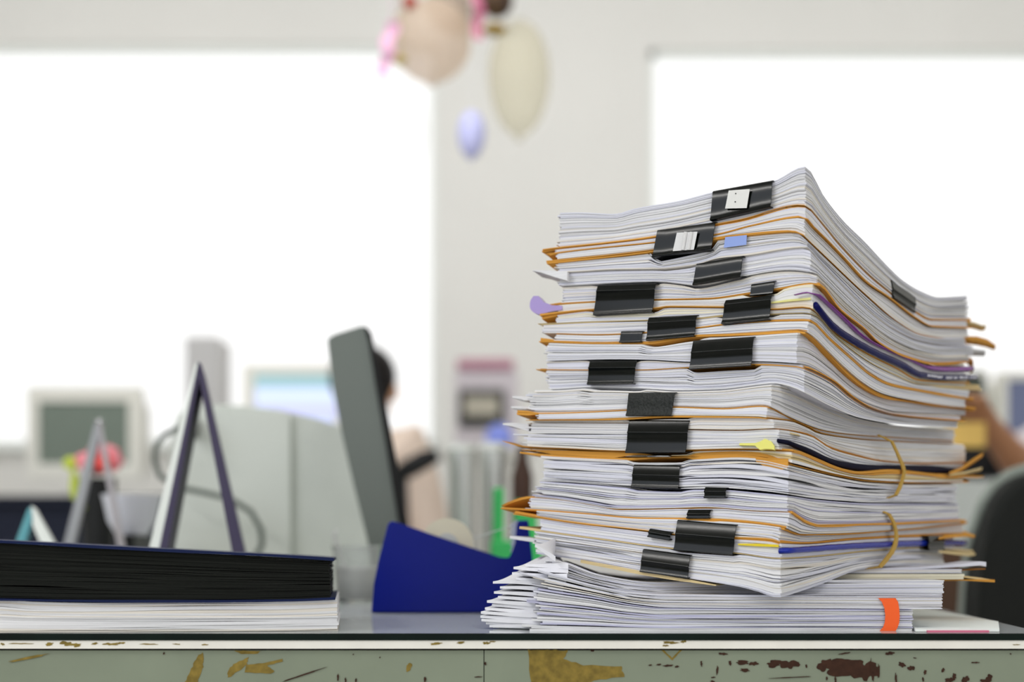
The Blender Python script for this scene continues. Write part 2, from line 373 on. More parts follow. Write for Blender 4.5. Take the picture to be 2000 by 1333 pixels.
bundle('sheaf that spreads thick to the right above the brown envelope', 'E9b', 'E10', 1512, 1040, 1885, 10, mats=[PW, PC, TAN], wt=[7,3,1], tb=[(1235,1345,5)])
envelope('dark orange envelope with its corner turned up at the right end', 'E10', 1524, 1036, 1890, 2.4, BRN, tt=[(1036,1),(1345,1.5),(1440,2),(1524,3),(1583,8),(1664,8),(1726,5),(1890,5)])
bundle('white bundle with splayed left sheets in the clip with three ridges', 'E10', 'E11', 1521, 1026, 1880, 15, gap=.45, ragL=.010, poke=.25, bb=[(1600,1850,-2)])
envelope('orange envelope with a sharp left tip below the clip with three ridges', 'E11', 1549, 985, 1920, 4, tt=[(983,2),(1020,4),(1228,5),(1440,6),(1552,6),(1648,7),(1739,9),(1830,8),(1921,5)])
bundle('narrow sheaf between two orange envelopes, half in shade', 'E11', 'E12', 1546, 1046, 1880, 4, t0=2.5, mats=[PW, PC, TAN], wt=[3,2,1], tb=[(1232,1340,6)])
envelope('orange envelope with a sagging flap, lowest of its group', 'E12', 1544, 1020, 1895, 5, n=2, tt=[(1020,7),(1090,15),(1200,18),(1250,14),(1300,4),(1345,4),(1365,15),(1480,14),(1547,5),(1635,4),(1895,3)])
bundle('white bundle with crumpled waves right of its black clip', 'E12', 'c14', 1540, 1061, 1868, 23, t0=5, gap=1.4, wob=2.2, ragL=.002, ragR=.003, tb=[(1245,1330,6)])
bundle('pale lavender tinted bundle in the small clip below the wavy sheets', 'c14', 'E13', 1538, 1054, 1872, 17, mats=[PL, PW, PB], wt=[5,5,4], gap=.6, ragL=.005, tb=[(1245,1330,4)])
envelope('orange envelope with a wide curved tip at its left end', 'E13', 1546, 980, 1886, 3.4, tt=[(978,2),(1000,4),(1040,4),(1211,3),(1480,4),(1570,5),(1888,3)])
bundle('white sheaf inside the envelope with the wide curved tip', 'E13', 'E14', 1540, 1034, 1875, 8, tb=[(1346,1390,1)])
envelope('orange envelope straight below the small upper clip near the big black clip', 'E14', 1535, 979, 1889, 3.2, tt=[(978,3),(1144,3),(1340,4),(1440,8),(1531,7),(1600,4),(1891,4)])
bundle('white sheaf entering the top of the lowest big clip', 'E14', 'E15', 1522, 1050, 1880, 8, tb=[(1346,1390,2)], gap=.5)
envelope('doubled orange envelope held by the tiny tilted clip', 'E15', 1524, 1004, 1893, 4.5, n=3, tt=[(1004,7),(1116,5),(1267,5),(1323,4),(1444,7),(1505,9),(1570,4),(1895,9)])
bundle('white sheaf with a blue spine and a yellow sheet near the bottom', 'E15', 'E16', 1526, 1056, 1862, 8, t0=2.5, mats=[PW, PB], wt=[1,1])
envelope('pale tan folder below the blue spine', 'E16', 1524, 1014, 1900, 3.2, TAN, name='tan_folder', cat='folder', tt=[(1012,5),(1172,3.5),(1318,3),(1524,3),(1901,5)], n=2)
bundle('lowest clipped bundle whose corner droops to a crumpled point', 'E16', 'c19', 1525, 1046, 1842, 26, t0=2.5, gap=1.3, wob=2.0, ragL=.002, ragR=.002, tb=[(1330,1430,4)])

# -------- loose papers under the clipped pile: front edges parallel to the desk edge
FD = 1.078
G = {k: curve(v) for k, v in dict(
 g0=[(1099,1092),(1172,1119),(1284,1131),(1400,1124),(1560,1112),(1700,1112),(1875,1112)],
 g1=[(1099,1093.5),(1172,1121),(1284,1134),(1400,1127),(1560,1121),(1883,1121)],
 g2=[(1099,1096),(1172,1123),(1284,1137),(1400,1135),(1560,1133.5),(1883,1133.5)],
 g3=[(1040,1108),(1098,1124),(1140,1137),(1190,1149),(1230,1157),(1300,1162),(1843,1163)],
 g4=[(1040,1148),(1090,1156),(1160,1167),(1230,1181),(1300,1188),(1849,1191)],
 g5=[(1000,1233.6),(1900,1233.6)]).items()}
def front(label, top, bot, cr, xl, n, t0=.6, b0=-.6, th=0, name='paper_pile', group='loose papers under the clipped pile', cat='papers', back=.21, d=FD, mats=None, wt=None, **kw):
    mats = mats or [PW, PB, PC, PG]; wt = wt or [5, 5, 1, 1]
    if len(wt) != len(mats): wt = [1]*len(mats)
    o = leaf_stack(name, add(top, t0), add(bot, b0), cr, xl, cr, n, mats, wt, d0=d, th=th, back=back, nL=60, nR=8, **kw)
    return tag(o, label, cat, group)
front('few loose white sheets sticking out right above the cream block', G['g0'], G['g1'], 1878, 1108, 4, d=1.19, name='loose_sheets')
front('smooth cream block of folders under the droopy bundle', G['g1'], G['g2'], 1883, 1108, 3, d=1.19, mats=[CRM], name='folder_block', cat='folders', t0=1, b0=-1)
front('upper loose white papers just below the cream block', G['g2'], G['g3'], 1843, 1070, 13, d=1.125, gap=.5, ragL=.006, ragR=.002, poke=.2)
front('middle loose papers spanning the orange tab top', G['g3'], G['g4'], 1840, 1058, 16, gap=.75, ragL=.008, ragR=.003, poke=.2)
front('lowest loose papers with lavender edges resting on the glass', G['g4'], G['g5'], 1782, 1046, 21, gap=.75, ragL=.008, ragR=.003, mats=[PW, PB, PL, PG], wt=[4,4,4,1], poke=.2, b0=0)

# splayed left ends: single sheets that fan out of the loose papers
def splay(label, tip, root, lift, wid, m, dz=0):
    """one bent sheet: a narrow corner showing at the left end of the pile"""
    d = FD+.004+random.random()*.004
    V = []; Fc = []; N = 12; K = 8
    for side in (0, 1):
        for i in range(N+1):
            t = i/N; px = tip[0]*(1-t)+root[0]*t; py = tip[1]*(1-t)+root[1]*t + lift*math.sin(math.pi*t)
            for j in range(K+1):
                s = j/K; yy = .0015 + .11*s + .05*(1-t)*(1-s)*0
                # the left edge runs back and a little to the right of the tip
                X = WX(px, d)+ .030*s*(1-t) ; Z = WZ(py, d)+.010*s*(1-t)*math.sin(2.2*s)
                V.append((X, d-D0+yy+ .02*(1-t), max(.0006, Z+ (0 if side else wid*(.5+.7*t))) - (0 if side else 0)))
    W = (N+1)*(K+1)
    for i in range(N):
        for j in range(K):
            a = i*(K+1)+j; q = (a, a+1, a+K+2, a+K+1); Fc += [q, tuple(W+v for v in q[::-1])]
    rim = [i*(K+1) for i in range(N+1)] + [N*(K+1)+j for j in range(1, K+1)] + [i*(K+1)+K for i in range(N-1, -1, -1)] + [j for j in range(K-1, 0, -1)]
    for a, b in zip(rim, rim[1:]+rim[:1]): Fc.append((b, a, W+a, W+b))
    o = mesh_obj('loose_sheet', V, Fc, [m]); return tag(o, label, 'paper', 'sheets splayed out at the left foot of the pile')
SPL = mat('splayed_paper', rgb(232, 232, 236), .7, spec=.2)
tips = [((1046,1068),(1085,1098),0),((1026,1108),(1110,1112),0),((1003,1113),(1110,1120),1),((1000,1124),(1108,1132),1),((1008,1134),(1106,1143),1),
        ((962,1142),(1100,1154),-3),((976,1152),(1100,1163),-2),((964,1162),(1096,1173),-1),((972,1171),(1096,1182),0),((950,1180),(1092,1190),0),
        ((960,1187),(1092,1197),0),((946,1194),(1090,1203),1),((938,1202),(1090,1209),1),((937,1210),(1088,1215),1),((939,1217),(1088,1220),1),((948,1223),(1086,1225),0),((955,1229),(1088,1229),0),((962,1233),(1088,1233),0)]
where = ['topmost', 'second', 'third', 'fourth', 'fifth', 'sixth', 'seventh', 'eighth', 'ninth', 'tenth', 'eleventh', 'twelfth', 'thirteenth', 'fourteenth', 'fifteenth', 'third lowest', 'second lowest', 'lowest']
for (a, b, l), wd in zip(tips, where):
    splay('%s of the white sheets splayed out at the left foot of the pile' % wd, a, b, l*1.5, .0036, SPL)
def tongue(name, label, cat, pts, wpx, fc, m, thick=.0009, depth=.03, group=None, d=None, off=.0016):
    """a bent sheet end seen on edge: follows the traced points, runs back into the pile by depth"""
    V = []; Fc = []; n = len(pts); K = 3
    ws = wpx if isinstance(wpx, list) else [wpx]*n
    for side in (0, 1):
        for i, (px, py) in enumerate(pts):
            q = fc.pt(px, py, off) if d is None else P(px, py, d)
            z0 = ws[i]/F*(q.y+D0)*.5
            for j in range(K+1):
                V.append((q.x+.3*depth*j/K*(0 if d else 1), q.y+depth*j/K, q.z+(z0 if side == 0 else -z0)))
    W = n*(K+1)
    for i in range(n-1):
        for j in range(K):
            a = i*(K+1)+j; q = (a, a+1, a+K+2, a+K+1); Fc += [q, tuple(W+v for v in q[::-1])]
    rim = [i*(K+1) for i in range(n)] + [(n-1)*(K+1)+j for j in range(1, K+1)] + [i*(K+1)+K for i in range(n-2, -1, -1)] + [j for j in range(K-1, 0, -1)]
    for a, b in zip(rim, rim[1:]+rim[:1]): Fc.append((b, a, W+a, W+b))
    o = mesh_obj(name, V, Fc, [m], uvs=[(v[0], v[2]) for v in V]); return tag(o, label, cat, group)
FCM = Face(1560)
g_ = 'sheet and envelope ends sticking out of the pile'
tongue('loose_sheet', 'white sheet corner jutting left below the top two envelopes', 'paper', [(1042,529),(1060,531),(1085,536),(1110,540)], [1,5,12,18], FCM, PW, group=g_)
tongue('loose_sheet', 'curled white sheet reaching far right above the cream block', 'paper', [(1700,1113),(1800,1110),(1880,1105),(1915,1101),(1926,1103)], [3,4,6,8,9], None, PB, d=1.20, depth=.05, group=g_)
tongue('manila_envelope', 'orange envelope end poking far right beneath the cream block', 'envelope', [(1800,1134.5),(1883,1134),(1915,1134.5),(1943,1135.5)], [2,2,4,5], None, ORG, d=1.20, depth=.05, group=g_)
tongue('manila_envelope', 'cream lipped envelope end rising right of the cream block', 'envelope', [(1870,1126),(1890,1128),(1915,1131),(1935,1134)], [2,4,4,3], None, TAN, d=1.203, depth=.05, group=g_)
tongue('manila_envelope', 'brown envelope strip under the curled white sheet', 'envelope', [(1860,1116),(1880,1114.5),(1925,1112)], [2,2,1.5], None, BRN, d=1.21, depth=.04, group=g_)
FR = Face(1560)
tongue('manila_envelope', 'tan envelope edge under the left half of the drooping bundle', 'envelope', [(1136,1097),(1200,1109),(1260,1121),(1318,1131),(1352,1136),(1400,1144)], [6,7,7,6,5,2], Face(1524), TAN, depth=.05, group=g_)
tongue('manila_envelope', 'curved orange envelope tip pointing right near the upper third', 'envelope', [(1880,660),(1905,662),(1925,667),(1942,676)], [6,9,8,3], FR, ORG, group=g_)
tongue('manila_envelope', 'orange envelope corner slanting down above the violet spine end', 'envelope', [(1884,700),(1893,704),(1898,712),(1893,720)], [3,9,14,6], FR, BRN, group=g_)
tongue('manila_envelope', 'dark orange corner turned up right of the banded bundle', 'envelope', [(1850,926),(1875,916),(1900,898),(1917,887)], [6,7,7,5], FR, ORG, group=g_)
tongue('tan_folder', 'pale folder end spreading right below the turned up corner', 'folder', [(1850,928),(1880,924),(1915,915)], [3,4,4], FR, TAN, group=g_)
tongue('manila_envelope', 'thin yellow green envelope end at the far upper right', 'envelope', [(1880,628),(1900,632),(1915,637),(1923,636)], [3,4,3,1.5], FR, TAN, group=g_)
tongue('loose_sheet', 'thin white sheet tip far right above the orange slanting corner', 'paper', [(1875,686),(1900,685),(1922,687)], [5,6,4], FR, PG, group=g_)
tongue('manila_envelope', 'doubled orange loop end right of the small clip on the blue spine', 'envelope', [(1830,1052),(1860,1047),(1885,1045),(1901,1048)], [4,7,8,5], FR, ORG, group=g_)
tongue('tan_folder', 'tan folder end below the blue spine, tapering right', 'folder', [(1830,1078),(1870,1082),(1890,1084),(1902,1083)], [4,6,6,4], FR, TAN, group=g_)
tongue('loose_sheet', 'white sheet end hanging left over the tape cutter', 'paper', [(998,1050),(1015,1052),(1046,1056)], [5,7,8], FR, PW, group=g_)
tongue('loose_sheet', 'white sheet tip left of the splayed sheets in the ridged clip bundle', 'paper', [(984,829),(1002,830),(1035,836)], [3,7,14], FR, PW, group=g_)
tongue('loose_sheet', 'white sheet tip left of the scuffed clip bundle', 'paper', [(1003,776),(1020,778),(1050,782)], [3,6,10], FR, PW, group=g_)
tongue('loose_sheet', 'flat white sheet tip just above the orange corner at far left', 'paper', [(1000,796),(1022,797),(1050,799)], [3,5,5], FR, PW, group=g_)
tongue('manila_envelope', 'sagging orange flap tip hanging at the pile corner', 'envelope', [(1478,899),(1500,905),(1520,909),(1541,905)], [6,20,28,16], Face(1548), ORG, group=g_)
tongue('manila_envelope', 'curled tan pocket end right of the ridged clip top', 'envelope', [(1358,832),(1380,829),(1400,827),(1440,831),(1500,838),(1556,850)], [3,8,9,7,5,2], Face(1530), TAN, group=g_)
tongue('sticky_note', 'crumpled yellow sticky note folded beside the pile corner', 'note', [(1450,869),(1480,869),(1490,872),(1500,868),(1512,871),(1518,876)], [4,5,16,20,15,8], Face(1524), mat('note_yellow', rgb(240, 236, 130), .6), group=None, depth=.012, off=.005)
tongue('sticky_note', 'yellow sheet edge left of the blue spine', 'note', [(1445,1064),(1480,1065),(1524,1067)], [3,5,5], Face(1527), mat('note_strong_yellow', rgb(232, 208, 50), .6), depth=.03, off=.003)
tongue('loose_sheet', 'pale yellow sheet edge right of the second row clip', 'paper', [(1508,592),(1540,588),(1585,584)], [3,4,4], Face(1586), mat('sheet_yellow', rgb(232, 228, 150), .6), depth=.03)

def patch(fc, quad, off, th, nx=8, ny=3, bow=0):
    V = []; Fc = []
    for side in (0, 1):
        for j in range(ny+1):
            t = j/ny
            for i in range(nx+1):
                s = i/nx
                x = (quad[0][0]*(1-s)+quad[1][0]*s)*(1-t)+(quad[3][0]*(1-s)+quad[2][0]*s)*t
                y = (quad[0][1]*(1-s)+quad[1][1]*s)*(1-t)+(quad[3][1]*(1-s)+quad[2][1]*s)*t
                V.append(tuple(fc.pt(x, y, off+(th if side == 0 else 0)+bow*math.sin(math.pi*s))))
    W = (nx+1)*(ny+1)
    for j in range(ny):
        for i in range(nx):
            a = j*(nx+1)+i; q = (a, a+nx+1, a+nx+2, a+1); Fc += [q, tuple(W+v for v in q[::-1])]
    rim = list(range(nx+1)) + [j*(nx+1)+nx for j in range(1, ny+1)] + [ny*(nx+1)+i for i in range(nx-1, -1, -1)] + [j*(nx+1) for j in range(ny-1, 0, -1)]
    for a, b in zip(rim, rim[1:]+rim[:1]): Fc.append((a, b, W+b, W+a))
    return V, Fc
V_, F_ = patch(Face(1570), [(1418,464),(1460,460),(1459,479),(1415,485)], .001, .0003)
tag(mesh_obj('sticky_note', V_, F_, [mat('note_blue', rgb(150, 172, 232), .6)]), 'small light blue sticky tab right of the torn sticker clip', 'note')
V_, F_ = patch(Face(1800, d0=FD, th=0), [(1715,1169),(1748,1169),(1752,1200),(1728,1200)], .0015, .0004)
V2, F2 = patch(Face(1800, d0=FD, th=0), [(1728,1200),(1752,1200),(1749,1233.4),(1718,1233.4)], .0015, .0004)
# one continuous ribbon
def ribbon(name, label, cat, fc, cols, off, th, m, parent=None, group=None, end_in=0):
    """cols: list of (left/top pixel, right/bottom pixel) pairs along the band"""
    V = []; Fc = []; n = len(cols)
    for side in (0, 1):
        for i, (a, b) in enumerate(cols):
            o_ = off+(th if side == 0 else 0)
            if end_in and i in (0, n-1): o_ -= end_in
            V.append(tuple(fc.pt(*a, o_))); V.append(tuple(fc.pt(*b, o_)))
    W = 2*n
    for i in range(n-1):
        a = 2*i; q = (a, a+2, a+3, a+1); Fc += [q, tuple(W+v for v in q[::-1])]
    rim = [2*i for i in range(n)] + [2*i+1 for i in range(n-1, -1, -1)]
    for a, b in zip(rim, rim[1:]+rim[:1]): Fc.append((b, a, W+a, W+b))
    o = mesh_obj(name, V, Fc, [m], parent=parent); o.data.polygons.foreach_set('use_smooth', [False]*len(o.data.polygons)); return tag(o, label, cat, group)
FF = Face(1840, d0=FD, th=0)
ribbon('index_tab', 'bright orange red paper strip bent over the lower right papers', 'tab', FF,
       [((1714,1169),(1748,1169)),((1721,1176),(1753,1177)),((1726,1188),(1755,1190)),((1728,1202),(1756,1204)),((1727,1216),(1755,1217)),((1724,1225),(1752,1226)),((1717,1233),(1748,1233))], .0015, .0004, mat('tab_orange', rgb(255, 104, 46), .55))
RB = mat('rubber_tan', rgb(198, 160, 70), .45)
ribbon('rubber_band', 'thin tan rubber band curving over the upper right bundle side', 'rubber band', Face(1536),
       [((1715,850),(1718,849)),((1724,864),(1728,863)),((1734,885),(1738,884)),((1740,900),(1745,899)),((1745,912),(1751,911)),((1748,922),(1753,922)),((1746,935),(1750,937)),((1739,952),(1744,955)),((1732,967),(1736,969)),((1726,976),(1730,977))], .0065, .0012, RB, end_in=.008)
ribbon('rubber_band', 'thin tan rubber band curving over the blue spine', 'rubber band', Face(1520),
       [((1706,993),(1711,991)),((1714,1006),(1719,1005)),((1723,1022),(1728,1021)),((1727,1036),(1732,1036)),((1728,1050),(1734,1050)),((1725,1064),(1732,1065)),((1718,1078),(1725,1081)),((1706,1093),(1712,1098)),((1696,1106),(1701,1110)),((1690,1112),(1696,1113))], .0085, .0012, RB, end_in=.010)

def spine(name, label, pts, ws, fc, m, off=.0032, group=None):
    """glossy rounded plastic spine along page edges"""
    V = []; Fc = []; n = len(pts); K = 8
    for i, (x, y) in enumerate(pts):
        for k in range(K):
            a = 2*math.pi*k/K; q = fc.pt(x, y+ws[i]/2*math.cos(a), off+.0022*math.sin(a)); V.append(tuple(q))
    for i in range(n-1):
        for k in range(K): Fc.append((i*K+k, i*K+(k+1) % K, (i+1)*K+(k+1) % K, (i+1)*K+k))
    Fc += [tuple(range(K))[::-1], tuple((n-1)*K+k for k in range(K))]
    o = mesh_obj(name, V, Fc, [m], smooth=True); return tag(o, label, 'spine', group)
def dens(pts, n=30, jit=0):
    f = curve(pts); x0, x1 = pts[0][0], pts[-1][0]
    return [(x0+(x1-x0)*i/n, f(x0+(x1-x0)*i/n)+random.uniform(-jit, jit)) for i in range(n+1)]
def wid(pts, xs):
    f = curve(pts); return [f(x) for x, _ in xs]
p_ = dens([(1585,597),(1622,641),(1690,684),(1752,713),(1794,734),(1840,739),(1900,738)], 40, .4)
nav = spine('report_spine', 'long glossy navy plastic spine running down the right side with white lettering at its end', p_, wid([(1585,13),(1622,15),(1752,15),(1794,13),(1900,11)], p_), Face(1584), mat('spine_navy', rgb(14, 18, 84), .2, spec=.15))
# worn white lettering at the right end of the navy spine
TXT = mat('spine_print', rgb(225, 225, 235), .5)
V = []; Fc = []; random.seed(21); x = 1800.0; fsp = Face(1584); fy = curve([(1794,734),(1840,739),(1900,738)])
while x < 1896:
    wl = random.uniform(2.2, 4.0)
    if random.random() < .16: x += wl; continue
    for (dx, y0, y1, ww) in ((0, -2.4, 2.2, 1.1), (1.1, random.choice((-2.2, -.5, .9)), random.choice((.2, 2.0)), wl-1.1)):
        if y1 <= y0: y1 = y0+1
        b = len(V)
        for (a_, c_) in ((x+dx, y0), (x+dx+ww, y0), (x+dx+ww, y1), (x+dx, y1)):
            V.append(tuple(fsp.pt(a_, fy(a_)+c_, .0058)))
        for (a_, c_) in ((x+dx, y0), (x+dx+ww, y0), (x+dx+ww, y1), (x+dx, y1)):
            V.append(tuple(fsp.pt(a_, fy(a_)+c_, .0050)))
        Fc += [(b, b+3, b+2, b+1), (b+4, b+5, b+6, b+7), (b, b+1, b+5, b+4), (b+1, b+2, b+6, b+5), (b+2, b+3, b+7, b+6), (b+3, b, b+4, b+7)]
    x += wl+.7
mesh_obj('lettering', V, Fc, [TXT], parent=nav)
random.seed(11)
p_ = dens([(1556,578),(1580,573),(1600,587),(1630,614),(1684,663),(1765,702),(1804,718),(1840,722),(1892,721)], 40, .3)
spine('report_spine', 'violet plastic spine just above the long navy one', p_, wid([(1556,2),(1600,3),(1684,3.5),(1790,4),(1815,11),(1892,10)], p_), Face(1583), mat('spine_violet', rgb(140, 66, 160), .2, spec=.4))
p_ = dens([(1526,1077),(1667,1067),(1797,1062),(1879,1061)], 40, .3)
spine('report_spine', 'bright blue crinkled plastic spine near the bottom of the pile', p_, wid([(1526,12),(1797,12),(1879,11)], p_), Face(1526), mat('spine_blue', rgb(22, 44, 158), .2, spec=.4))
p_ = dens([(1523,862),(1570,882),(1622,905),(1661,913),(1720,918),(1800,918),(1865,920)], 34)
spine('report_spine', 'dark navy folder edge between the two brown envelopes', p_, wid([(1523,9),(1570,12),(1661,14),(1720,17),(1800,17),(1865,8)], p_), Face(1524), mat('spine_dark', rgb(18, 18, 40), .6, spec=.1))
# violet tab curling out on the left
tongue('index_tab', 'curled translucent violet tab at the left edge of the pile', 'tab', [(1037,597),(1039,596),(1044,595),(1054,597),(1064,602),(1080,603),(1100,602)], [8,20,32,36,22,12,8], Face(1590), mat('tab_violet', rgb(186, 166, 226), .35, trans=.15), depth=.012)

# ------------------------------------------------------------------ binder clips
CLIP = mat('clip_black', rgb(10, 13, 10), .17, spec=.25, noise=.1, nscale=300)
SCUF = mat('clip_scuffed', rgb(34, 37, 34), .42, noise=.6, nscale=500, bump=.5)
CHR = mat('wire_steel', rgb(190, 190, 190), .25, metal=1)
STK = mat('sticker_white', rgb(232, 232, 228), .5)
STS = mat('sticker_torn', rgb(226, 226, 226), .35)
def clip(label, quad, cx, ridge=.3, inner=.017, m=None, drop=.0035, r=.0009, lift=0, d0=D0, handle=False, th=.0006):
    m = m or CLIP; cx -= 5; fc = Face(cx, d0)
    tl, tr, br, bl = quad
    root = empty('binder_clip', (0,0,0))
    cen = fc.pt((tl[0]+br[0])/2, (tl[1]+br[1])/2); root.location = cen
    hh = abs(fc.pt(*bl).z-fc.pt(*tl).z)
    # profile (t down the spine 0..1, out in metres); t may leave 0..1 on the plates
    e = r/hh
    prof = [(.10, -inner), (.02, -inner*.5), (-.01, -.002), (0, .0012), (e*.5, .0022), (e*1.3, .0026)]
    if ridge: prof += [(ridge-e, .0034), (ridge-e*.35, .0040), (ridge+e*.35, .0040), (ridge+e, .0034)]
    prof += [(.5+ridge*.3, .0029), (.85, .0032), (1-e*1.6, .0040), (1-e*.7, .0042), (1-e*.15, .0037), (1.0, .0026), (1.0-drop/hh*.12, -.001), (1-drop/hh*.6, -inner*.5), (1-drop/hh, -inner)]
    V = []; Fc = []; nx = 6; K = len(prof)
    for i in range(nx+1):
        s = i/nx
        for t, o_ in prof:
            x = (tl[0]*(1-s)+tr[0]*s)*(1-t)+(bl[0]*(1-s)+br[0]*s)*t
            tt_ = t
            y = (tl[1]*(1-s)+tr[1]*s)*(1-tt_)+(bl[1]*(1-s)+br[1]*s)*tt_
            if o_ < 0: # plates: keep the height of the plate, move inwards
                yb = (tl[1]*(1-s)+tr[1]*s)*(1-t)+(bl[1]*(1-s)+br[1]*s)*t
                q = fc.pt(x, yb, o_+lift)
            else: q = fc.pt(x, y, o_+lift)
            V.append(tuple(q))
    for i in range(nx):
        for k in range(K-1):
            a = i*K+k; Fc.append((a, a+1, a+K+1, a+K))
    o = mesh_obj('clip_body', V, Fc, [m], parent=root, smooth=True)
    md = o.modifiers.new('thickness', 'SOLIDIFY'); md.thickness = th; md.offset = -1
    es = o.modifiers.new('edges', 'EDGE_SPLIT'); es.split_angle = math.radians(50)
    if handle:
        a = fc.pt(bl[0]*.70+br[0]*.30, bl[1]+5, -.004); b = fc.pt(bl[0]*.35+br[0]*.65, bl[1]+5, -.004)
        up = Vector((math.sin(TH), math.cos(TH), 0))*.02
        hb = MB(); hb.tube([a+up, a, a-up*.05, b-up*.05, b, b+up], .0009, 8); hb.build('handle', CHR, root, smooth=True)['label'] = 'steel wire handle'
    tag(root, label, 'binder clip', 'black binder clips on the pile'); return root, fc
def sticker(root, fc, quad, m, off=.0046):
    V, Fs = patch(fc, quad, off, .0003, 10, 6); o = mesh_obj('sticker', V, Fs, [m], parent=root); o['label'] = 'white paper sticker'; return o
r1, f1_ = clip('large black clip with a white punched sticker, topmost of all', [(1395,374),(1511,353),(1509,406),(1391,433)], 1573, 0, inner=.022, drop=-.002)
st = sticker(r1, f1_, [(1429,375),(1470,372),(1464,409),(1422,410)], STK)
DOT = mat('ink_black', rgb(30, 30, 30), .5)
for (a, b) in ((1443,381),(1442,397)):
    V, Fs = patch(f1_, [(a-1,b-1),(a+1,b-1),(a+1,b+1),(a-1,b+1)], .0050, .0003, 1, 1); mesh_obj('punch_hole', V, Fs, [DOT], parent=st)
r2, f2_ = clip('large black clip with a torn silvery sticker, second from the top', [(1287,450),(1400,434),(1393,488),(1278,504)], 1573, 0, inner=.026, drop=-.0055)
st = sticker(r2, f2_, [(1328,457),(1368,455),(1361,490),(1320,493)], STS)
for s_ in ((1343,1349),(1354,1360)):
    V, Fs = patch(f2_, [(s_[0],456),(s_[1],456),(s_[1]-6,491),(s_[0]-6,491)], .0050, .0009, 4, 6, bow=.001); mesh_obj('torn_curl', V, Fs, [STS], parent=st)
clip('narrow tilted clip just under the torn sticker clip', [(1363,516),(1453,501),(1450,543),(1357,559)], 1580, 0)
clip('large clip furthest left in the upper pile, near the violet tab', [(1171,557),(1284,554),(1278,611),(1163,617)], 1586, .22, drop=-.004)
clip('medium clip close to the pile corner beside the yellow sheet edge', [(1420,587),(1510,577),(1506,626),(1413,635)], 1586, .2, drop=-.002)
clip('medium clip with a tiny clip just left of it', [(1270,621),(1364,616),(1360,659),(1266,667)], 1584, .25)
clip('large clip under the broad orange envelope, nearest the corner at mid height', [(1357,666),(1475,658),(1471,716),(1350,723)], 1558, .42)
clip('medium clip at mid height, furthest left of the middle clips', [(1155,706),(1247,705),(1240,752),(1151,753)], 1570, .3)
clip('scuffed dull clip with scratched face in the middle of the pile', [(1231,768),(1321,767),(1315,814),(1227,814)], 1505, 0, m=SCUF)
clip('large clip with three ridges and a wire showing below it', [(1232,821),(1349,822),(1343,886),(1226,886)], 1521, .38, inner=.02, handle=True)
clip('medium clip left of the crumpled wavy sheets', [(1241,908),(1331,910),(1329,956),(1237,953)], 1543, .45)
clip('small clip holding the lavender tinted bundle', [(1380,952),(1422,953),(1420,974),(1379,974)], 1540, .4, inner=.01)
clip('small clip standing right on top of the lowest big clip', [(1347,996),(1391,996),(1389,1014),(1345,1014)], 1545, .5, inner=.01)
clip('largest of the low clips, with small clips above and beside it', [(1326,1016),(1441,1026),(1435,1085),(1320,1076)], 1525, .45, inner=.022)
clip('tiny tilted clip on the doubled orange envelope', [(1272,1033),(1315,1040),(1311,1057),(1269,1050)], 1525, .4, inner=.01)
clip('lowest clip, on the drooping bundle', [(1259,1073),(1351,1085),(1347,1131),(1254,1118)], 1526, .5)
clip('tiny clip left of the medium clip above the broad orange envelope', [(1216,648),(1258,647),(1256,670),(1214,671)], 1584, 0, inner=.01)
clip('small plain clip peeking above the clip beside the yellow sheet', [(1470,556),(1516,549),(1513,576),(1469,580)], 1598, 0, inner=.01)
clip('small clip on the blue spine, right side of the pile', [(1798,1047),(1829,1046),(1827,1075),(1796,1076)], 1531, .4, inner=.014, lift=.005)
clip('clip on the steep right side of the pile, pointing down right', [(1736,547),(1783,580),(1780,612),(1738,584)], 1573, .5, inner=.016)

# ------------------------------------------------------------------ desk with glass sheet
def extr(mb, pts, vec):
    a = [mb.bm.verts.new(p) for p in pts]; b = [mb.bm.verts.new(Vector(p)+Vector(vec)) for p in pts]; n = len(pts)
    fs = [mb.bm.faces.new(a), mb.bm.faces.new(b[::-1])]
    for i in range(n): fs.append(mb.bm.faces.new((a[(i+1) % n], a[i], b[i], b[(i+1) % n])))
    mb._mk(fs); return mb
GL_TOP = mat('glass_clear', (.86, .93, .90, 1), .015, trans=1, ior=1.5)
nt_ = GL_TOP.node_tree; df_ = nt_.nodes.new('ShaderNodeBsdfDiffuse'); df_.inputs[0].default_value = (.72, .76, .78, 1)
mx_ = nt_.nodes.new('ShaderNodeMixShader'); mx_.inputs[0].default_value = .30
nt_.links.new(nt_.nodes['Principled BSDF'].outputs[0], mx_.inputs[1]); nt_.links.new(df_.outputs[0], mx_.inputs[2])
nt_.links.new(mx_.outputs[0], nt_.nodes['Material Output'].inputs[0])
GL_EDGE = mat('glass_edge', (.002, .009, .006, 1), .2, spec=.12, noise=.6, nscale=14)
TOPM = mat('desk_top_paint', rgb(222, 224, 218), .35, noise=.06, nscale=6)
TRIM = mat('desk_trim_paint', rgb(238, 235, 226), .4, noise=.05, nscale=30)
GRN = mat('desk_green_paint', rgb(134, 143, 124), .42, noise=.12, nscale=9)
OCH = mat('chip_ochre', rgb(136, 116, 52), .6, noise=.35, nscale=160); BRO = mat('chip_rust', rgb(62, 38, 26), .7, noise=.3, nscale=200)
GRIM = mat('gap_dark', rgb(30, 28, 24), .8)
XL = -.95; xr0 = WX(2046, 1.045); xr1 = xr0+.095
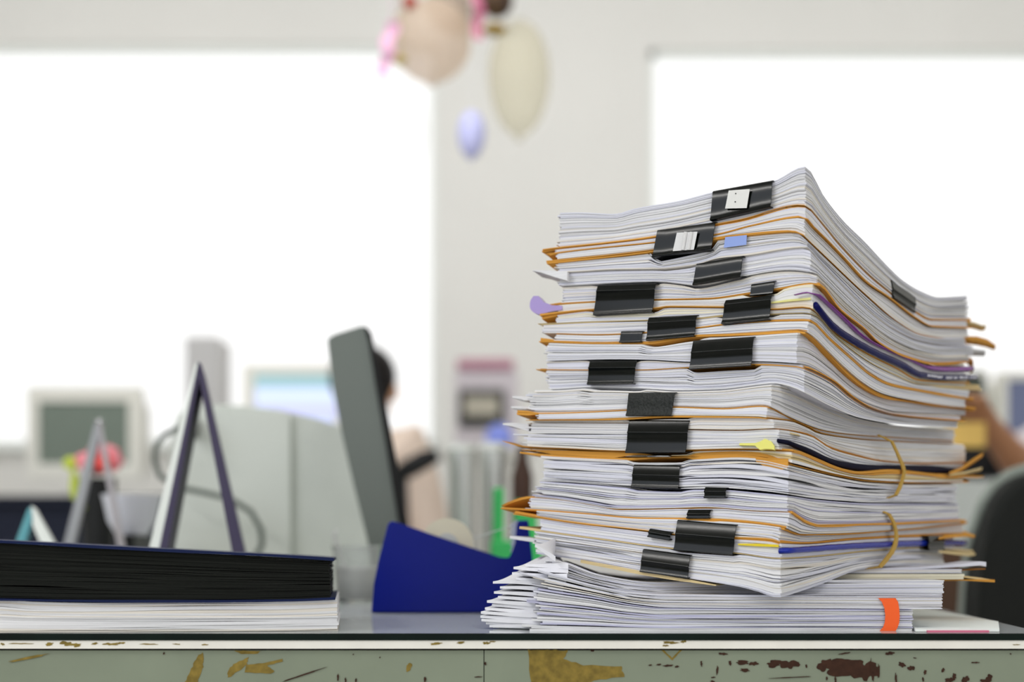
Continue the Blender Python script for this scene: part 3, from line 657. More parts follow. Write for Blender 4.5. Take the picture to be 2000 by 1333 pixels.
def slab(mb, z0, z1, y0, inset=0):
    a = [(XL, y0), (xr0-inset, y0), (xr1-inset, .75), (XL, .75)]
    V = [mb.bm.verts.new((x, y, z1)) for x, y in a] + [mb.bm.verts.new((x, y, z0)) for x, y in a]
    top = mb.bm.faces.new(V[:4]); bot = mb.bm.faces.new(V[4:][::-1]); sd = [mb.bm.faces.new((V[i], V[4+i], V[4+(i+1) % 4], V[(i+1) % 4])) for i in range(4)]
    return top, bot, sd
mb = MB(); t_, b_, sd_ = slab(mb, -.0051, 0, -.005)
for f in sd_: f.material_index = 1
o = mb.build('glass_sheet', [GL_TOP, GL_EDGE]); tag(o, 'clear glass sheet with a dark green edge covering the desk', 'glass sheet')
desk = tag(empty('desk', (0, .3, -.75)), 'old metal desk with white rim and chipped grey green front', 'desk')
mb = MB(); t_, b_, sd_ = slab(mb, -.0113, -.0053, -.004)
for f in sd_: f.material_index = 1
mb.mi = 2; random.seed(5)
BN = [0]
def blob(mb, cx, cy, rx, ry, d, rough=.35, n=26, mi=0, th=.00025, rot=0):
    """flat irregular patch of bare metal on the face at distance d"""
    mb.mi = mi; ph = [random.uniform(0, 6.28) for _ in range(4)]; pts = []; BN[0] += 1; d = d-BN[0]*.000006
    for i in range(n):
        a = 2*math.pi*i/n; r = 1+rough*(.5*math.sin(2*a+ph[0])+.4*math.sin(5*a+ph[1])+.2*math.sin(7*a+ph[2]))*.8+random.uniform(-rough, rough)*.18
        x, y = rx*r*math.cos(a), ry*r*math.sin(a)
        pts.append(P(cx+x*math.cos(rot)-y*math.sin(rot), cy+x*math.sin(rot)+y*math.cos(rot), d))
    extr(mb, pts, (0, .0003, 0))
def poly(mb, pts, d, mi, sub=5, j=2.0):
    mb.mi = mi; q = []
    for (a, b) in zip(pts, pts[1:]+pts[:1]):
        for k in range(sub):
            t = k/sub; q.append(P(a[0]*(1-t)+b[0]*t+random.uniform(-j, j), a[1]*(1-t)+b[1]*t+random.uniform(-j, j)*.6, d))
    extr(mb, q, (0, .0003, 0))
dt = 1.0458
for cx, cy, rx, ry in ((96,1259,8,3),(130,1258,14,4),(150,1261,9,3),(185,1258,6,2),(215,1259,12,2.5),(235,1257,8,2),(290,1259,14,1.5),(40,1258,20,1.2),(5,1259,4,2),(345,1259,6,1.2),(400,1260,8,1),(852,1258,10,2.5),(900,1256,8,2),(950,1257,6,3),(962,1254,5,1.5),(1310,1256,12,3),(1335,1254,5,2.5),(1300,1262,5,2),(1985,1260,6,1)):
    blob(mb, cx, cy, rx, ry, dt, .6, mi=2)
o = mb.build('desk_top', [TOPM, TRIM, OCH], desk); o['label'] = 'white painted rim with ochre chips'
mb = MB(); yf = -.0005
mb.mi = 0; mb.box((XL, yf, -.75), (WX(944.4, 1.05), .73, -.0128)); mb.box((WX(946.2, 1.05), yf, -.75), (xr0-.004, .73, -.0128))
mb.mi = 3; mb.box((XL, yf+.0012, -.7), (xr0-.006, .72, -.0113))
df = D0-.0008
for cx, cy, rx, ry in ((1640,1306,34,15),(1690,1311,24,19),(1611,1300,14,11),(1660,1300,30,10),(1512,1297,13,7),(1543,1299,17,8),(1527,1295,22,4),(1450,1295,13,4),(1472,1297,8,4),(1455,1310,10,3),
    (1270,1300,3,1.5),(1287,1299,5,1.5),(1305,1301,9,2),(1322,1303,4,2),(1370,1297,2,5),(1426,1296,3,4),(1401,1310,2,8),(1393,1324,4,1.5),(1392,1332,4,2),(1412,1278,8,2.5),(1575,1302,2,3),
    (1738,1277,9,3),(1762,1299,6,5),(1780,1306,6,5),(1807,1314,3,4),(1803,1328,2,4),(1842,1310,3,4),(1905,1295,7,1.6),(1716,1312,2.2,14),(1705,1322,2,10),(1750,1326,2,9),(1632,1329,2,7),(1615,1326,1.5,4),
    (1855,1329,8,5),(1886,1328,7,6),(1864,1322,4,5),(1932,1326,6,8),(1925,1331,9,4),(1974,1278,1.5,1.5),(1787,1286,3,1),(1157,1272,3,2),(830,1328,2,6),(675,1330,1.5,6),(695,1330,1.5,5),(934,1323,8,1),(948,1297,1.6,4),(320,1277,2,2),(690,1279,1.5,1.2),(742,1285,1.5,1.2)):
    blob(mb, cx, cy, rx, ry, df, .5, mi=2)
for cx, cy, rx, ry, r in ((55,1286,42,2.2,-.2),(592,1319,38,1.6,-.32),(1650,1277,11,1.4,-.2),(1545,1324,36,1,-.05),(660,1324,1.5,8,0),(1700,1300,1,12,.1)): blob(mb, cx, cy, rx, ry, df, .4, mi=2 if cx > 500 else 1, rot=r)
poly(mb, [(1030,1270),(1068,1270),(1110,1271),(1100,1288),(1140,1300),(1213,1303),(1219,1322),(1160,1330),(1148,1336),(1038,1336)], df, 1)
poly(mb, [(395,1275),(398,1290),(396,1308),(385,1334),(361,1334),(374,1306),(384,1284)], df, 1, j=1.5)
poly(mb, [(485,1284),(482,1298),(468,1310),(446,1325),(443,1316),(455,1298)], df, 1, j=1.5); poly(mb, [(480,1300),(520,1295),(552,1288),(553,1293),(521,1301),(536,1312),(529,1317),(478,1314)], df-.0001, 1, j=1)
poly(mb, [(457,1272),(510,1272),(503,1278),(470,1278)], df, 1, j=1); poly(mb, [(800,1295),(805,1299),(800,1312),(794,1313),(793,1302)], df, 1, j=1)
poly(mb, [(1292,1271),(1297,1271),(1313,1286),(1327,1271),(1332,1271),(1313,1291)], df, 1, j=.6)
o = mb.build('front_panel', [GRN, OCH, BRO, GRIM], desk); o['label'] = 'grey green sheet metal front with a seam and rust chips'
for x0 in (XL+.03, xr0-.11):
    MB().box((x0, .05, -.75), (x0+.06, .11, -.749)).build('foot', GRIM, desk)
# paper lying on the glass at the right
mb = MB(); d1 = 1.062
q = [(WX(1788, d1), d1-D0, .0), (WX(1952, d1), d1-D0, .0), (WX(1950, 1.18), 1.18-D0, .0), (WX(1790, 1.50), .44, 0), (WX(1740, 1.5), .44, 0)]
extr(mb, [Vector(p)+Vector((0, 0, .0022)) for p in q], (0, 0, -.0019))
tag(mb.build('paper_sheet', mat('sheet_bright', rgb(244, 250, 246), .6)), 'bright white sheets lying on the glass right of the pile', 'paper')
mb = MB(); mb.box((WX(1812, 1.058), 1.058-D0, .0001), (WX(1932, 1.058), 1.061-D0, .0014)); tag(mb.build('pink_sheet', mat('sheet_pink', rgb(222, 120, 150), .6)), 'pink sheet edge along the white sheets at the desk edge', 'paper')

# ------------------------------------------------------------------ left: ream and album
random.seed(3)
front('wide ream of white paper under the black edged book', curve([(-220,1168),(0,1170),(60,1176),(200,1178.5),(500,1177),(600,1174),(656,1171)]), curve([(-220,1238),(0,1237),(659,1233.2)]), 659, -220, 22, name='paper_ream', group=None, d=1.075, th=math.radians(-6.5), back=.2, gap=.4, ragR=.002, wob=.9, mats=[PW, PC], wt=[3, 1], b0=0, t0=0)
book = tag(empty('book', (WX(300, 1.06), .1, WZ(1177, 1.06))), 'thick book with navy covers and black page edges on the paper ream', 'book')
def part(name, top, bot, cr, xl, n, m, label=None, **kw):
    o = leaf_stack(name, top, bot, cr, xl, cr, n, [m], [1], parent=book, d0=kw.pop('d', 1.075), th=math.radians(-6.5), back=.2, nL=40, nR=8, **kw)
    if label: o['label'] = label
tb = curve([(-220,1046),(0,1056),(200,1066.5),(400,1077),(600,1087),(652,1090.5)])
bb = curve([(-220,1165),(0,1170),(150,1172.5),(400,1173),(560,1171.5),(652,1167.5)])
part('cover', tb, add(tb, 6), 652, -220, 1, NVC, 'navy front cover', d=1.071)
part('cover', bb, add(bb, 5), 654, -220, 1, NVC, 'navy back cover', d=1.071)
part('page_block', add(tb, 6.2), add(bb, -.2), 645, -220, 26, BLKP, 'black page edges', gap=.5, wob=.5)
# ------------------------------------------------------------------ tape dispenser
random.seed(9)
DB = mat('dispenser_blue', rgb(8, 26, 128), .3, spec=.18)
td = 1.385; T0 = td-D0
disp = tag(empty('tape_dispenser', (WX(880, td), T0+.03, 0)), 'navy blue desk tape dispenser with a cream tape roll beside the pile', 'tape dispenser')
out = [(725,1197.5),(730,1142),(740,1093),(750,1054),(757,1024),(764,1018),(775,1021),(850,1047),(940,1077),(975,1089),(988,1093),(996,1092),(1002,1081),(1006,1061),(1009,1022),(1012,1017),(1032,1017),(1035,1051),(1039,1083),(1038,1106),(1046,1150),(1050,1197.5)]
pl = [(WX(x, td), max(.0004, WZ(y, td))) for x, y in out]
mb = MB(); mb.prism(pl, T0, T0+.004, .0018); mb.prism(pl, T0+.052, T0+.056, .0008)
low = [(725,1197.5),(731,1142),(742,1093),(758,1030),(764,1040),(770,1100),(800,1130),(930,1130),(975,1100),(996,1096),(1004,1081),(1008,1040),(1010,1022),(1030,1022),(1036,1083),(1046,1150),(1048,1197.5)]
mb.prism([(WX(x, td), max(.0005, WZ(y, td))) for x, y in low], T0+.003, T0+.053)
mb.build('dispenser_body', DB, disp)
c = P(873, 1064, td+.02); mb = MB(); R = 52/F*td
prof = [(R*.44, 0), (R, 0), (R, .019), (R*.44, .019), (R*.44, 0)]
mb.lathe(prof, (c.x, T0+.018, c.z), 40, axis='Y'); mb.build('tape_roll', mat('tape_cream', rgb(230, 224, 200), .35), disp, smooth='auto')['label'] = 'cream tape roll'
mb = MB(); mb.lathe([(R*.30, 0), (R*.43, 0), (R*.43, .021), (R*.30, .021), (R*.30, 0)], (c.x, T0+.017, c.z), 32, axis='Y'); mb.build('roll_core', mat('core_white', rgb(205, 208, 205), .4), disp, smooth='auto')
a = P(918, 1054, td+.02); b = P(1006, 1024, td+.02); mb = MB()
extr(mb, [a, b, b+Vector((0, 0, -.0006)), a+Vector((0, 0, -.0012))], (0, .018, 0)); mb.build('tape_strip', mat('tape_clear', rgb(245, 247, 248), .15, trans=.3), disp)
mb = MB(); pts = [P(x, y, td+.012) for x, y in [(1001,1098)] + [(996 if i % 2 else 1001, 1094-i*6) for i in range(13)] + [(1010,1016),(1013,1020),(1008,1098)]]
extr(mb, pts, (0, .03, 0)); mb.build('cutter', mat('cutter_clear', rgb(210, 216, 235), .2, trans=.3), disp)['label'] = 'toothed clear cutter'
# ------------------------------------------------------------------ clear plastic cup
PLA = mat('clear_plastic', (.93, .95, .94, 1), .08, trans=.85, ior=1.3)
cu = 1.66; cc = P(697, 1078+167.2/cu, cu)
cup = tag(empty('plastic_cup', (cc.x, cc.y, 0)), 'clear plastic cup with a thin straw between book and dispenser', 'cup')
r = 48/F*cu; h = WZ(1066, cu)
MB().lathe([(0, .001), (r*.84, .001), (r*.9, h*.5), (r*.97, h*.93), (r*1.03, h*.94), (r*1.03, h), (r*.95, h), (r*.86, h*.5), (r*.8, .004), (0, .004)], (cc.x, cc.y, 0), 36).build('cup_body', PLA, cup, smooth='auto')
MB().tube([P(690, 1160, cu), P(668, 1090, cu), P(652, 1045, cu), P(657, 1034, cu)], .0018).build('straw', mat('straw_white', rgb(240, 240, 240), .4), cup, smooth=True)
MB().lathe([(0, .003), (r*.76, .003), (r*.84, h*.62), (0, h*.62)], (cc.x, cc.y, .001), 30).build('crumpled_tissue', mat('tissue', rgb(226, 226, 222), .8, bump=.8, nscale=90), cup, smooth=True)

# ------------------------------------------------------------------ A-shaped calendar stands
def ray(px, k=0):
    v = Vector(((px-1000)/F, 1, 0)).normalized(); return (Matrix.Rotation(k, 3, 'Z') @ v)
def tent(label, d, apex, lo, li, ro, ri, mL, mLi, mR, yb, dep, ring=None):
    """lo/li outer/inner x of the left leg at the base row yb, ro/ri the same for the right leg"""
    v = ray(apex[0], -.045)*dep; zb = .0005
    def p(x, y): q = P(x, y, d); q.z = max(zb, q.z); return q
    root = tag(empty('desk_calendar', (WX(apex[0], d), d-D0+dep/2, 0)), label, 'calendar')
    ax, ay = apex; m_ = (lo+li)/2
    mb = MB(); extr(mb, [p(ax-8, ay+8), p(ax-1, ay+2), p(m_+2, yb), p(lo, yb)], v); mb.build('calendar_pages', mL, root)
    mb = MB(); extr(mb, [p(ax-1, ay+2), p(ax+2, ay+26), p(li, yb), p(m_+2, yb)], v); mb.build('board', mLi, root)['label'] = 'dark back board of the left leg'
    mb = MB(); extr(mb, [p(ax-1, ay), p(ax+5, ay+5), p(ro, yb), p(ri, yb), p(ax+2, ay+40)], v); mb.build('board', mR, root)['label'] = 'board of the right leg'
    if ring:
        mb = MB()
        for k in range(9):
            c = P(ax, ay+4, d)+v*(k+.5)/9; mb.lathe([(.0045, -.0008), (.0062, -.0008), (.0062, .0008), (.0045, .0008), (.0045, -.0008)], c, 12, axis='Y')
        mb.build('ring_binding', CHR, root, smooth=True)
    return root
DKV = mat('board_violet_grey', rgb(74, 68, 92), .5); WHT = mat('card_white', rgb(242, 246, 240), .6); GRY = mat('card_grey', rgb(150, 150, 156), .5)
tent('large white and dark violet desk calendar standing like a narrow A', 1.5, (388,706), 262, 306, 503, 474, WHT, DKV, DKV, 1189, .12)
tent('blurred pale grey calendar stand with rings in front of the pink flower', 1.9, (192,822), 98, 120, 262, 246, mat('card_silver', rgb(170, 172, 176), .4), mat('card_silver', 0), mat('card_pale', rgb(205, 200, 204), .5, trans=.3), 1166, .05, ring=True)
tent('small tent card with a teal left side and white right side', 1.72, (62,988), -12, 14, 168, 128, mat('card_teal', rgb(112, 178, 186), .5), mat('card_teal2', rgb(96, 160, 170), .5), WHT, 1175, .08)
# ------------------------------------------------------------------ things on the desk behind
def part3(name, m, parent, f, smooth=False):
    mb = MB(); f(mb); return mb.build(name, m, parent, smooth)
WOOD = mat('desk_wood_pale', rgb(205, 205, 198), .5, noise=.1)
d2 = tag(empty('desk', (-.4, .8+.6, -.75)), 'pale desk directly behind the first desk', 'desk')
part3('desk_top', WOOD, d2, lambda m: m.box((-1.6, .78, -.03), (.42, 2.05, 0), .003))
for x_ in (-1.55, .36):
    for y_ in (.82, 1.98): part3('leg', mat('leg_grey', rgb(150, 152, 150), .4), d2, lambda m: m.box((x_, y_, -.75), (x_+.04, y_+.04, -.03)))
GB = mat('box_grey', rgb(208, 213, 206), .5, noise=.04); gd = 2.2; gv = ray(570, .10)*.32
pc = tag(empty('office_machine', (WX(530, gd), gd-D0+.15, 0)), 'large light grey machine casing behind the big calendar stand', 'machine')
def gbox(m):
    z = .0005
    out = [(336,None),(338,840),(346,812),(362,797),(400,790),(470,793),(545,800),(620,818),(690,842),(728,852),(742,None)]
    pts = [Vector((WX(x, gd), gd-D0, z if y is None else WZ(y, gd))) for x, y in out]; extr(m, pts, gv)
part3('casing', GB, pc, gbox)
part3('front_cover', mat('box_grey_light', rgb(216, 221, 214), .5), pc, lambda m: extr(m, [Vector((WX(x, gd-.012), gd-.012-D0, WZ(y, gd-.012))) for x, y in [(340,1148),(341,845),(349,818),(364,803),(400,796),(470,799),(548,806),(566,812),(568,1148)]], (0, .0115, 0)))
DKC = mat('cable_dark', rgb(96, 104, 98), .5); BLK = mat('plastic_black', rgb(28, 29, 30), .4)
cb = [P(x, y, 2.12) for x, y in [(372,835),(345,838),(320,850),(304,872),(302,900),(312,930),(345,952),(400,963),(450,975),(490,1000),(510,1035),(512,1065),(498,1090),(470,1110),(430,1120)]]
cb2 = []
for a, b in zip(cb, cb[1:]): cb2 += [a, (a+b)/2]
o = MB().tube(cb2+[cb[-1]], .0042, 10).build('power_cable', DKC, smooth=True); tag(o, 'dark grey cable looping around the grey machine', 'cable')
o = MB().box(P(362, 852, 2.13), P(388, 818, 2.19), .004).build('plug', BLK); tag(o, 'black plug at the top of the looping cable', 'plug')
# dark monitor seen edge on
md = 1.78; mv = ray(718, -.02)*.30
mon = tag(empty('flat_monitor', (WX(760, md), md-D0+.15, 0)), 'dark grey flat monitor seen from its edge, leaning back', 'monitor')
def q2(l, d): return [Vector((WX(x, d), d-D0, WZ(y, d))) for x, y in l]
part3('rear_casing', mat('monitor_grey', rgb(112, 120, 114), .32, spec=.5), mon, lambda m: extr(m, q2([(640,668),(642,660),(655,653),(706,637),(713,640),(720,668),(732,745),(752,860),(784,1060),(795,1120),(733,1120),(716,1050),(690,945),(668,850),(650,755)], md), mv))
part3('screen_bezel', mat('bezel_black', rgb(20, 20, 20), .35), mon, lambda m: extr(m, q2([(711,637),(718,640),(726,652),(736,700),(752,780),(775,900),(800,1040),(814,1120),(795,1120),(784,1060),(752,860),(732,745),(720,668)], md-.004), mv*1.03))
part3('stand_neck', BLK, mon, lambda m: m.box((WX(757, md), md-D0+.10, .012), (WX(795, md), md-D0+.17, WZ(1116, md))))
part3('stand_base', BLK, mon, lambda m: m.box((WX(735, md), md-D0+.03, .0005), (WX(850, md), md-D0+.24, .014), .004))
# pink flower in black pot
fd = 2.35; fl_ = tag(empty('flower_pot', (WX(192, fd), fd-D0, 0)), 'pink artificial flower with a red centre in a black pot', 'flower pot')
c = P(192, 1149, fd)
part3('pot', BLK, fl_, lambda m: m.lathe([(0, .0005), (.021, .0005), (.030, WZ(935, fd)), (.026, WZ(935, fd)), (0, WZ(945, fd))], (c.x, c.y, 0), 24), 'auto')
def petals(m):
    random.seed(2); cc = P(195, 903, fd)
    for k in range(26):
        a = random.uniform(0, 6.28); e = random.uniform(-.9, 1.2); r = .024+.008*random.random()
        m.ball(cc+Vector((math.cos(a)*math.cos(e), math.sin(a)*math.cos(e), math.sin(e)*.8))*r, .013, (1, 1, .7), 10)
part3('petals', mat('petal_pink', rgb(240, 150, 160), .7), fl_, petals, True)
part3('flower_centre', mat('petal_red', rgb(226, 80, 74), .7), fl_, lambda m: m.ball(P(203, 905, fd-.03), .014, (1.1, .6, 1.0)), True)
part3('leaf', mat('leaf_green', rgb(190, 205, 80), .6), fl_, lambda m: (m.ball(P(138, 905, fd), .013, (1.0, .3, .9)), m.ball(P(146, 950, fd), .012, (.7, .3, 2.0)), m.ball(P(143, 925, fd), .008, (.5, .3, 3.0)), m.tube([P(143, 960, fd), P(160, 1000, fd-.03), P(185, 960, fd)], .002)), True)
# white bowls on black box, small clutter
bd = 2.0; o = part3('storage_box', BLK, None, lambda m: m.box(P(228, 1080+80, bd)+Vector((0, 0, .0)), P(296, 1047, bd+.1), .003)); o.location.z += .0006
tag(o, 'small black box under the white bowl', 'box')
c = P(258, 1047, bd+.05); bw = mat('bowl_white', rgb(226, 228, 238), .35)
o = part3('bowl', bw, None, lambda m: m.lathe([(0, 0), (.022, 0), (.034, .02), (.041, .052), (.043, .058), (.038, .058), (.030, .02), (.018, .004), (0, .004)], (c.x, c.y, c.z+.0008), 32), 'auto'); tag(o, 'white plastic bowl on a black box left of the big calendar', 'bowl')
c = P(168, 1078+167.2/1.96, 1.96)
o = part3('mug', mat('cup_cream', rgb(232, 230, 220), .4), None, lambda m: (m.lathe([(0, .0005), (.026, .0005), (.030, .052), (.0265, .052), (.023, .004), (0, .004)], (c.x, c.y, 0), 28), m.tube([(c.x-.028, c.y, .044), (c.x-.044, c.y, .040), (c.x-.046, c.y, .022), (c.x-.028, c.y, .014)], .003)), 'auto'); tag(o, 'cream mug between the tent card and the bowl', 'mug')
c = P(180, 1078+167.2/1.84, 1.84)
o = part3('tape_reel', mat('reel_amber', rgb(206, 160, 90), .5), None, lambda m: m.lathe([(.012, .0005), (.02, .0005), (.02, .028), (.012, .028), (.012, .0005)], (c.x, c.y, 0), 24), 'auto'); tag(o, 'small amber reel in front of the cream mug', 'reel')
# tumblers, bottle, green tray
STE = mat('tumbler_steel', rgb(205, 208, 206), .18, metal=.8)
for px, ry, w_, d_, lab in ((902, 868, 29, 2.5, 'shiny steel tumbler, left of the two behind the tape roll'), (962, 866, 27, 2.62, 'shiny steel tumbler, right of the two behind the tape roll')):
    c = P(px, 1100, d_); r = w_/F*d_; h = WZ(ry, d_)
    tr_ = tag(empty('tumbler', (c.x, c.y, 0)), lab, 'tumbler', 'tumblers behind the tape dispenser')
    part3('body', STE, tr_, lambda m: m.lathe([(0, .0005), (r*.82, .0005), (r*.98, h*.96), (r*.9, h*.96), (r*.75, .01), (0, .01)], (c.x, c.y, 0), 32), 'auto')
    part3('rim', mat('rim_white', rgb(232, 234, 230), .3), tr_, lambda m: m.lathe([(r*.88, h*.955), (r*1.02, h*.955), (r*1.02, h), (r*.88, h), (r*.88, h*.955)], (c.x, c.y, 0), 32), 'auto')
GRE = mat('plastic_green', rgb(80, 215, 122), .4); gd2 = 2.1
gt = tag(empty('file_rack', (WX(1000, gd2), gd2-D0, 0)), 'green plastic file rack half hidden behind the pile', 'file rack')
part3('base', GRE, gt, lambda m: m.box((WX(958, gd2), gd2-D0, .0005), (WX(1060, gd2), gd2-D0+.14, WZ(1056, gd2)), .003))
for a, b, t in ((962, 984, 952), (1004, 1050, 978)): part3('upright', GRE, gt, lambda m: m.box((WX(a, gd2), gd2-D0+.02, WZ(1058, gd2)), (WX(b, gd2), gd2-D0+.05, WZ(t, gd2)), .004))
c = P(1020, 1100, 2.6); o = part3('bottle', mat('bottle_brown', rgb(66, 44, 34), .3), None, lambda m: m.lathe([(0, .0005), (.020, .0005), (.020, WZ(930, 2.6)), (.010, WZ(895, 2.6)), (.010, WZ(872, 2.6)), (0, WZ(872, 2.6))], (c.x, c.y, 0), 24), 'auto'); tag(o, 'dark brown bottle peeking out left of the pile', 'bottle')

# ------------------------------------------------------------------ far office
BEI = mat('monitor_beige', rgb(240, 239, 230), .5); SCR = mat('screen_off', rgb(118, 130, 118), .3)
CTR = mat('counter_navy', rgb(28, 33, 50), .6)
def crt(label, d, x0, x1, y0, y1, sx0, sx1, sy0, sy1, sm, zb):
    r = tag(empty('crt_monitor', (WX((x0+x1)/2, d), d-D0+.2, zb)), label, 'monitor')
    X0, X1, Z0, Z1 = WX(x0, d), WX(x1, d), WZ(y1, d), WZ(y0, d); y = d-D0; cx = (X0+X1)/2
    def cas(m):
        sx, ex, sz, ez = WX(sx0, d), WX(sx1, d), WZ(sy1, d), WZ(sy0, d)
        m.box((X0, y, Z0), (sx, y+.05, Z1)); m.box((ex, y, Z0), (X1, y+.05, Z1)); m.box((sx, y, Z0), (ex, y+.05, sz)); m.box((sx, y, ez), (ex, y+.05, Z1))
        w2 = (X1-X0)*.34; vs = [m.bm.verts.new(p) for p in [(X0+.01, y+.048, Z0+.01), (X1-.01, y+.048, Z0+.01), (X1-.01, y+.048, Z1-.01), (X0+.01, y+.048, Z1-.01), (cx-w2, y+.38, Z0+.05), (cx+w2, y+.38, Z0+.05), (cx+w2, y+.38, Z1-.05), (cx-w2, y+.38, Z1-.05)]]
        for f in ((3, 2, 1, 0), (4, 5, 6, 7), (0, 1, 5, 4), (1, 2, 6, 5), (2, 3, 7, 6), (3, 0, 4, 7)): m.bm.faces.new([vs[i] for i in f])
    part3('casing', BEI, r, cas)
    part3('screen', sm, r, lambda m: m.box((WX(sx0, d), y+.008, WZ(sy1, d)), (WX(sx1, d), y+.04, WZ(sy0, d)), .003))
    if Z0-zb > .02: part3('stand', BEI, r, lambda m: m.lathe([(.10, zb+.001), (.13, zb+.001), (.12, zb+.015), (.06, zb+.02), (.06, Z0+.003), (0, Z0+.003)], (cx, y+.16, 0), 28), 'auto')
    return r
def desk_far(name, label, x0, x1, d, dep, ztop, m, cat='counter'):
    r = tag(empty(name, ((WX(x0, d)+WX(x1, d))/2, d-D0+dep/2, -.75)), label, cat)
    part3('counter_top', m, r, lambda b: b.box((WX(x0, d), d-D0, ztop-.03), (WX(x1, d), d-D0+dep, ztop), .004))
    part3('front_panel', m, r, lambda b: b.box((WX(x0, d)+.02, d-D0+.03, -.75), (WX(x1, d)-.02, d-D0+.06, ztop-.03)))
    for xx in (WX(x0, d)+.02, WX(x1, d)-.05): part3('side_panel', m, r, lambda b: b.box((xx, d-D0+.06, -.75), (xx+.03, d-D0+dep-.02, ztop-.03)))
    return r
desk_far('office_counter', 'dark navy counter at the far left under the old monitor', -400, 338, 4.75, .7, WZ(968, 4.75), CTR)
crt('old beige monitor with a grey green dark screen at far left', 4.95, 52, 276, 756, 938, 75, 251, 785, 906, SCR, WZ(968, 4.75))
desk_far('office_counter', 'pale counter carrying the lit monitor behind the grey machine', 440, 690, 4.45, .6, WZ(905, 4.3), WOOD)
SL = bpy.data.materials.new('screen_lit'); SL.use_nodes = True; nt = SL.node_tree; b = nt.nodes['Principled BSDF']; b.inputs['Base Color'].default_value = (.02, .02, .02, 1)
tc = nt.nodes.new('ShaderNodeTexCoord'); sp = nt.nodes.new('ShaderNodeSeparateXYZ'); cr = nt.nodes.new('ShaderNodeValToRGB'); cr.color_ramp.interpolation = 'CONSTANT'
cr.color_ramp.elements[0].color = rgb(205, 215, 255); cr.color_ramp.elements[1].position = .74; cr.color_ramp.elements[1].color = rgb(150, 190, 196)
e = cr.color_ramp.elements.new(.25); e.color = rgb(200, 196, 250); e = cr.color_ramp.elements.new(.35); e.color = rgb(212, 226, 255)
nt.links.new(tc.outputs['Generated'], sp.inputs[0]); nt.links.new(sp.outputs[2], cr.inputs[0]); nt.links.new(cr.outputs[0], b.inputs['Emission Color']); b.inputs['Emission Strength'].default_value = 1.0
crt('beige monitor with a lit pale blue screen behind the grey machine', 4.55, 474, 672, 713, 850, 497, 655, 732, 826, SL, WZ(905, 4.3))
o = MB().box((WX(360, 6.2), 6.2-D0, -.75), (WX(426, 6.2), 6.2-D0+.3, WZ(656, 6.2)), .01).build('cabinet', mat('cabinet_white', rgb(214, 213, 213), .6)); tag(o, 'tall narrow pale cabinet behind the tip of the big calendar', 'cabinet')
# copier / dispensing machine by the pillar
kd = 5.6
mc = tag(empty('copier', (WX(950, kd), kd-D0+.2, -.75)), 'white office copier with a maroon lid beside the pile', 'copier')
MW = mat('copier_white', rgb(222, 214, 220), .5)
part3('cabinet_body', MW, mc, lambda m: m.box((WX(888, kd), kd-D0, -.75), (WX(1012, kd), kd-D0+.45, WZ(722, kd)), .012))
part3('lid', mat('lid_maroon', rgb(198, 140, 160), .5), mc, lambda m: m.box((WX(892, kd), kd-D0-.02, WZ(722, kd)), (WX(1004, kd), kd-D0+.45, WZ(702, kd)), .012))
part3('paper_slot', mat('slot_dark', rgb(66, 68, 64), .5), mc, lambda m: m.box((WX(896, kd), kd-D0-.03, WZ(834, kd)), (WX(986, kd), kd-D0+.02, WZ(762, kd)), .01))
part3('display', mat('slot_beige', rgb(196, 190, 174), .5), mc, lambda m: m.box((WX(908, kd), kd-D0-.04, WZ(814, kd)), (WX(974, kd), kd-D0-.02, WZ(778, kd)), .005))
o = part3('ball', mat('ball_blue', rgb(150, 166, 255), .35), None, lambda m: m.ball(P(975, 855, 4.95), 27/F*4.95), True); tag(o, 'round periwinkle blue ball just left of the pile', 'ball')
desk_far('office_counter', 'white counter carrying the blue ball beside the copier', 865, 1040, 4.78, .4, WZ(855, 4.95)-27/F*4.95, mat('counter_white', rgb(222, 222, 216), .5))

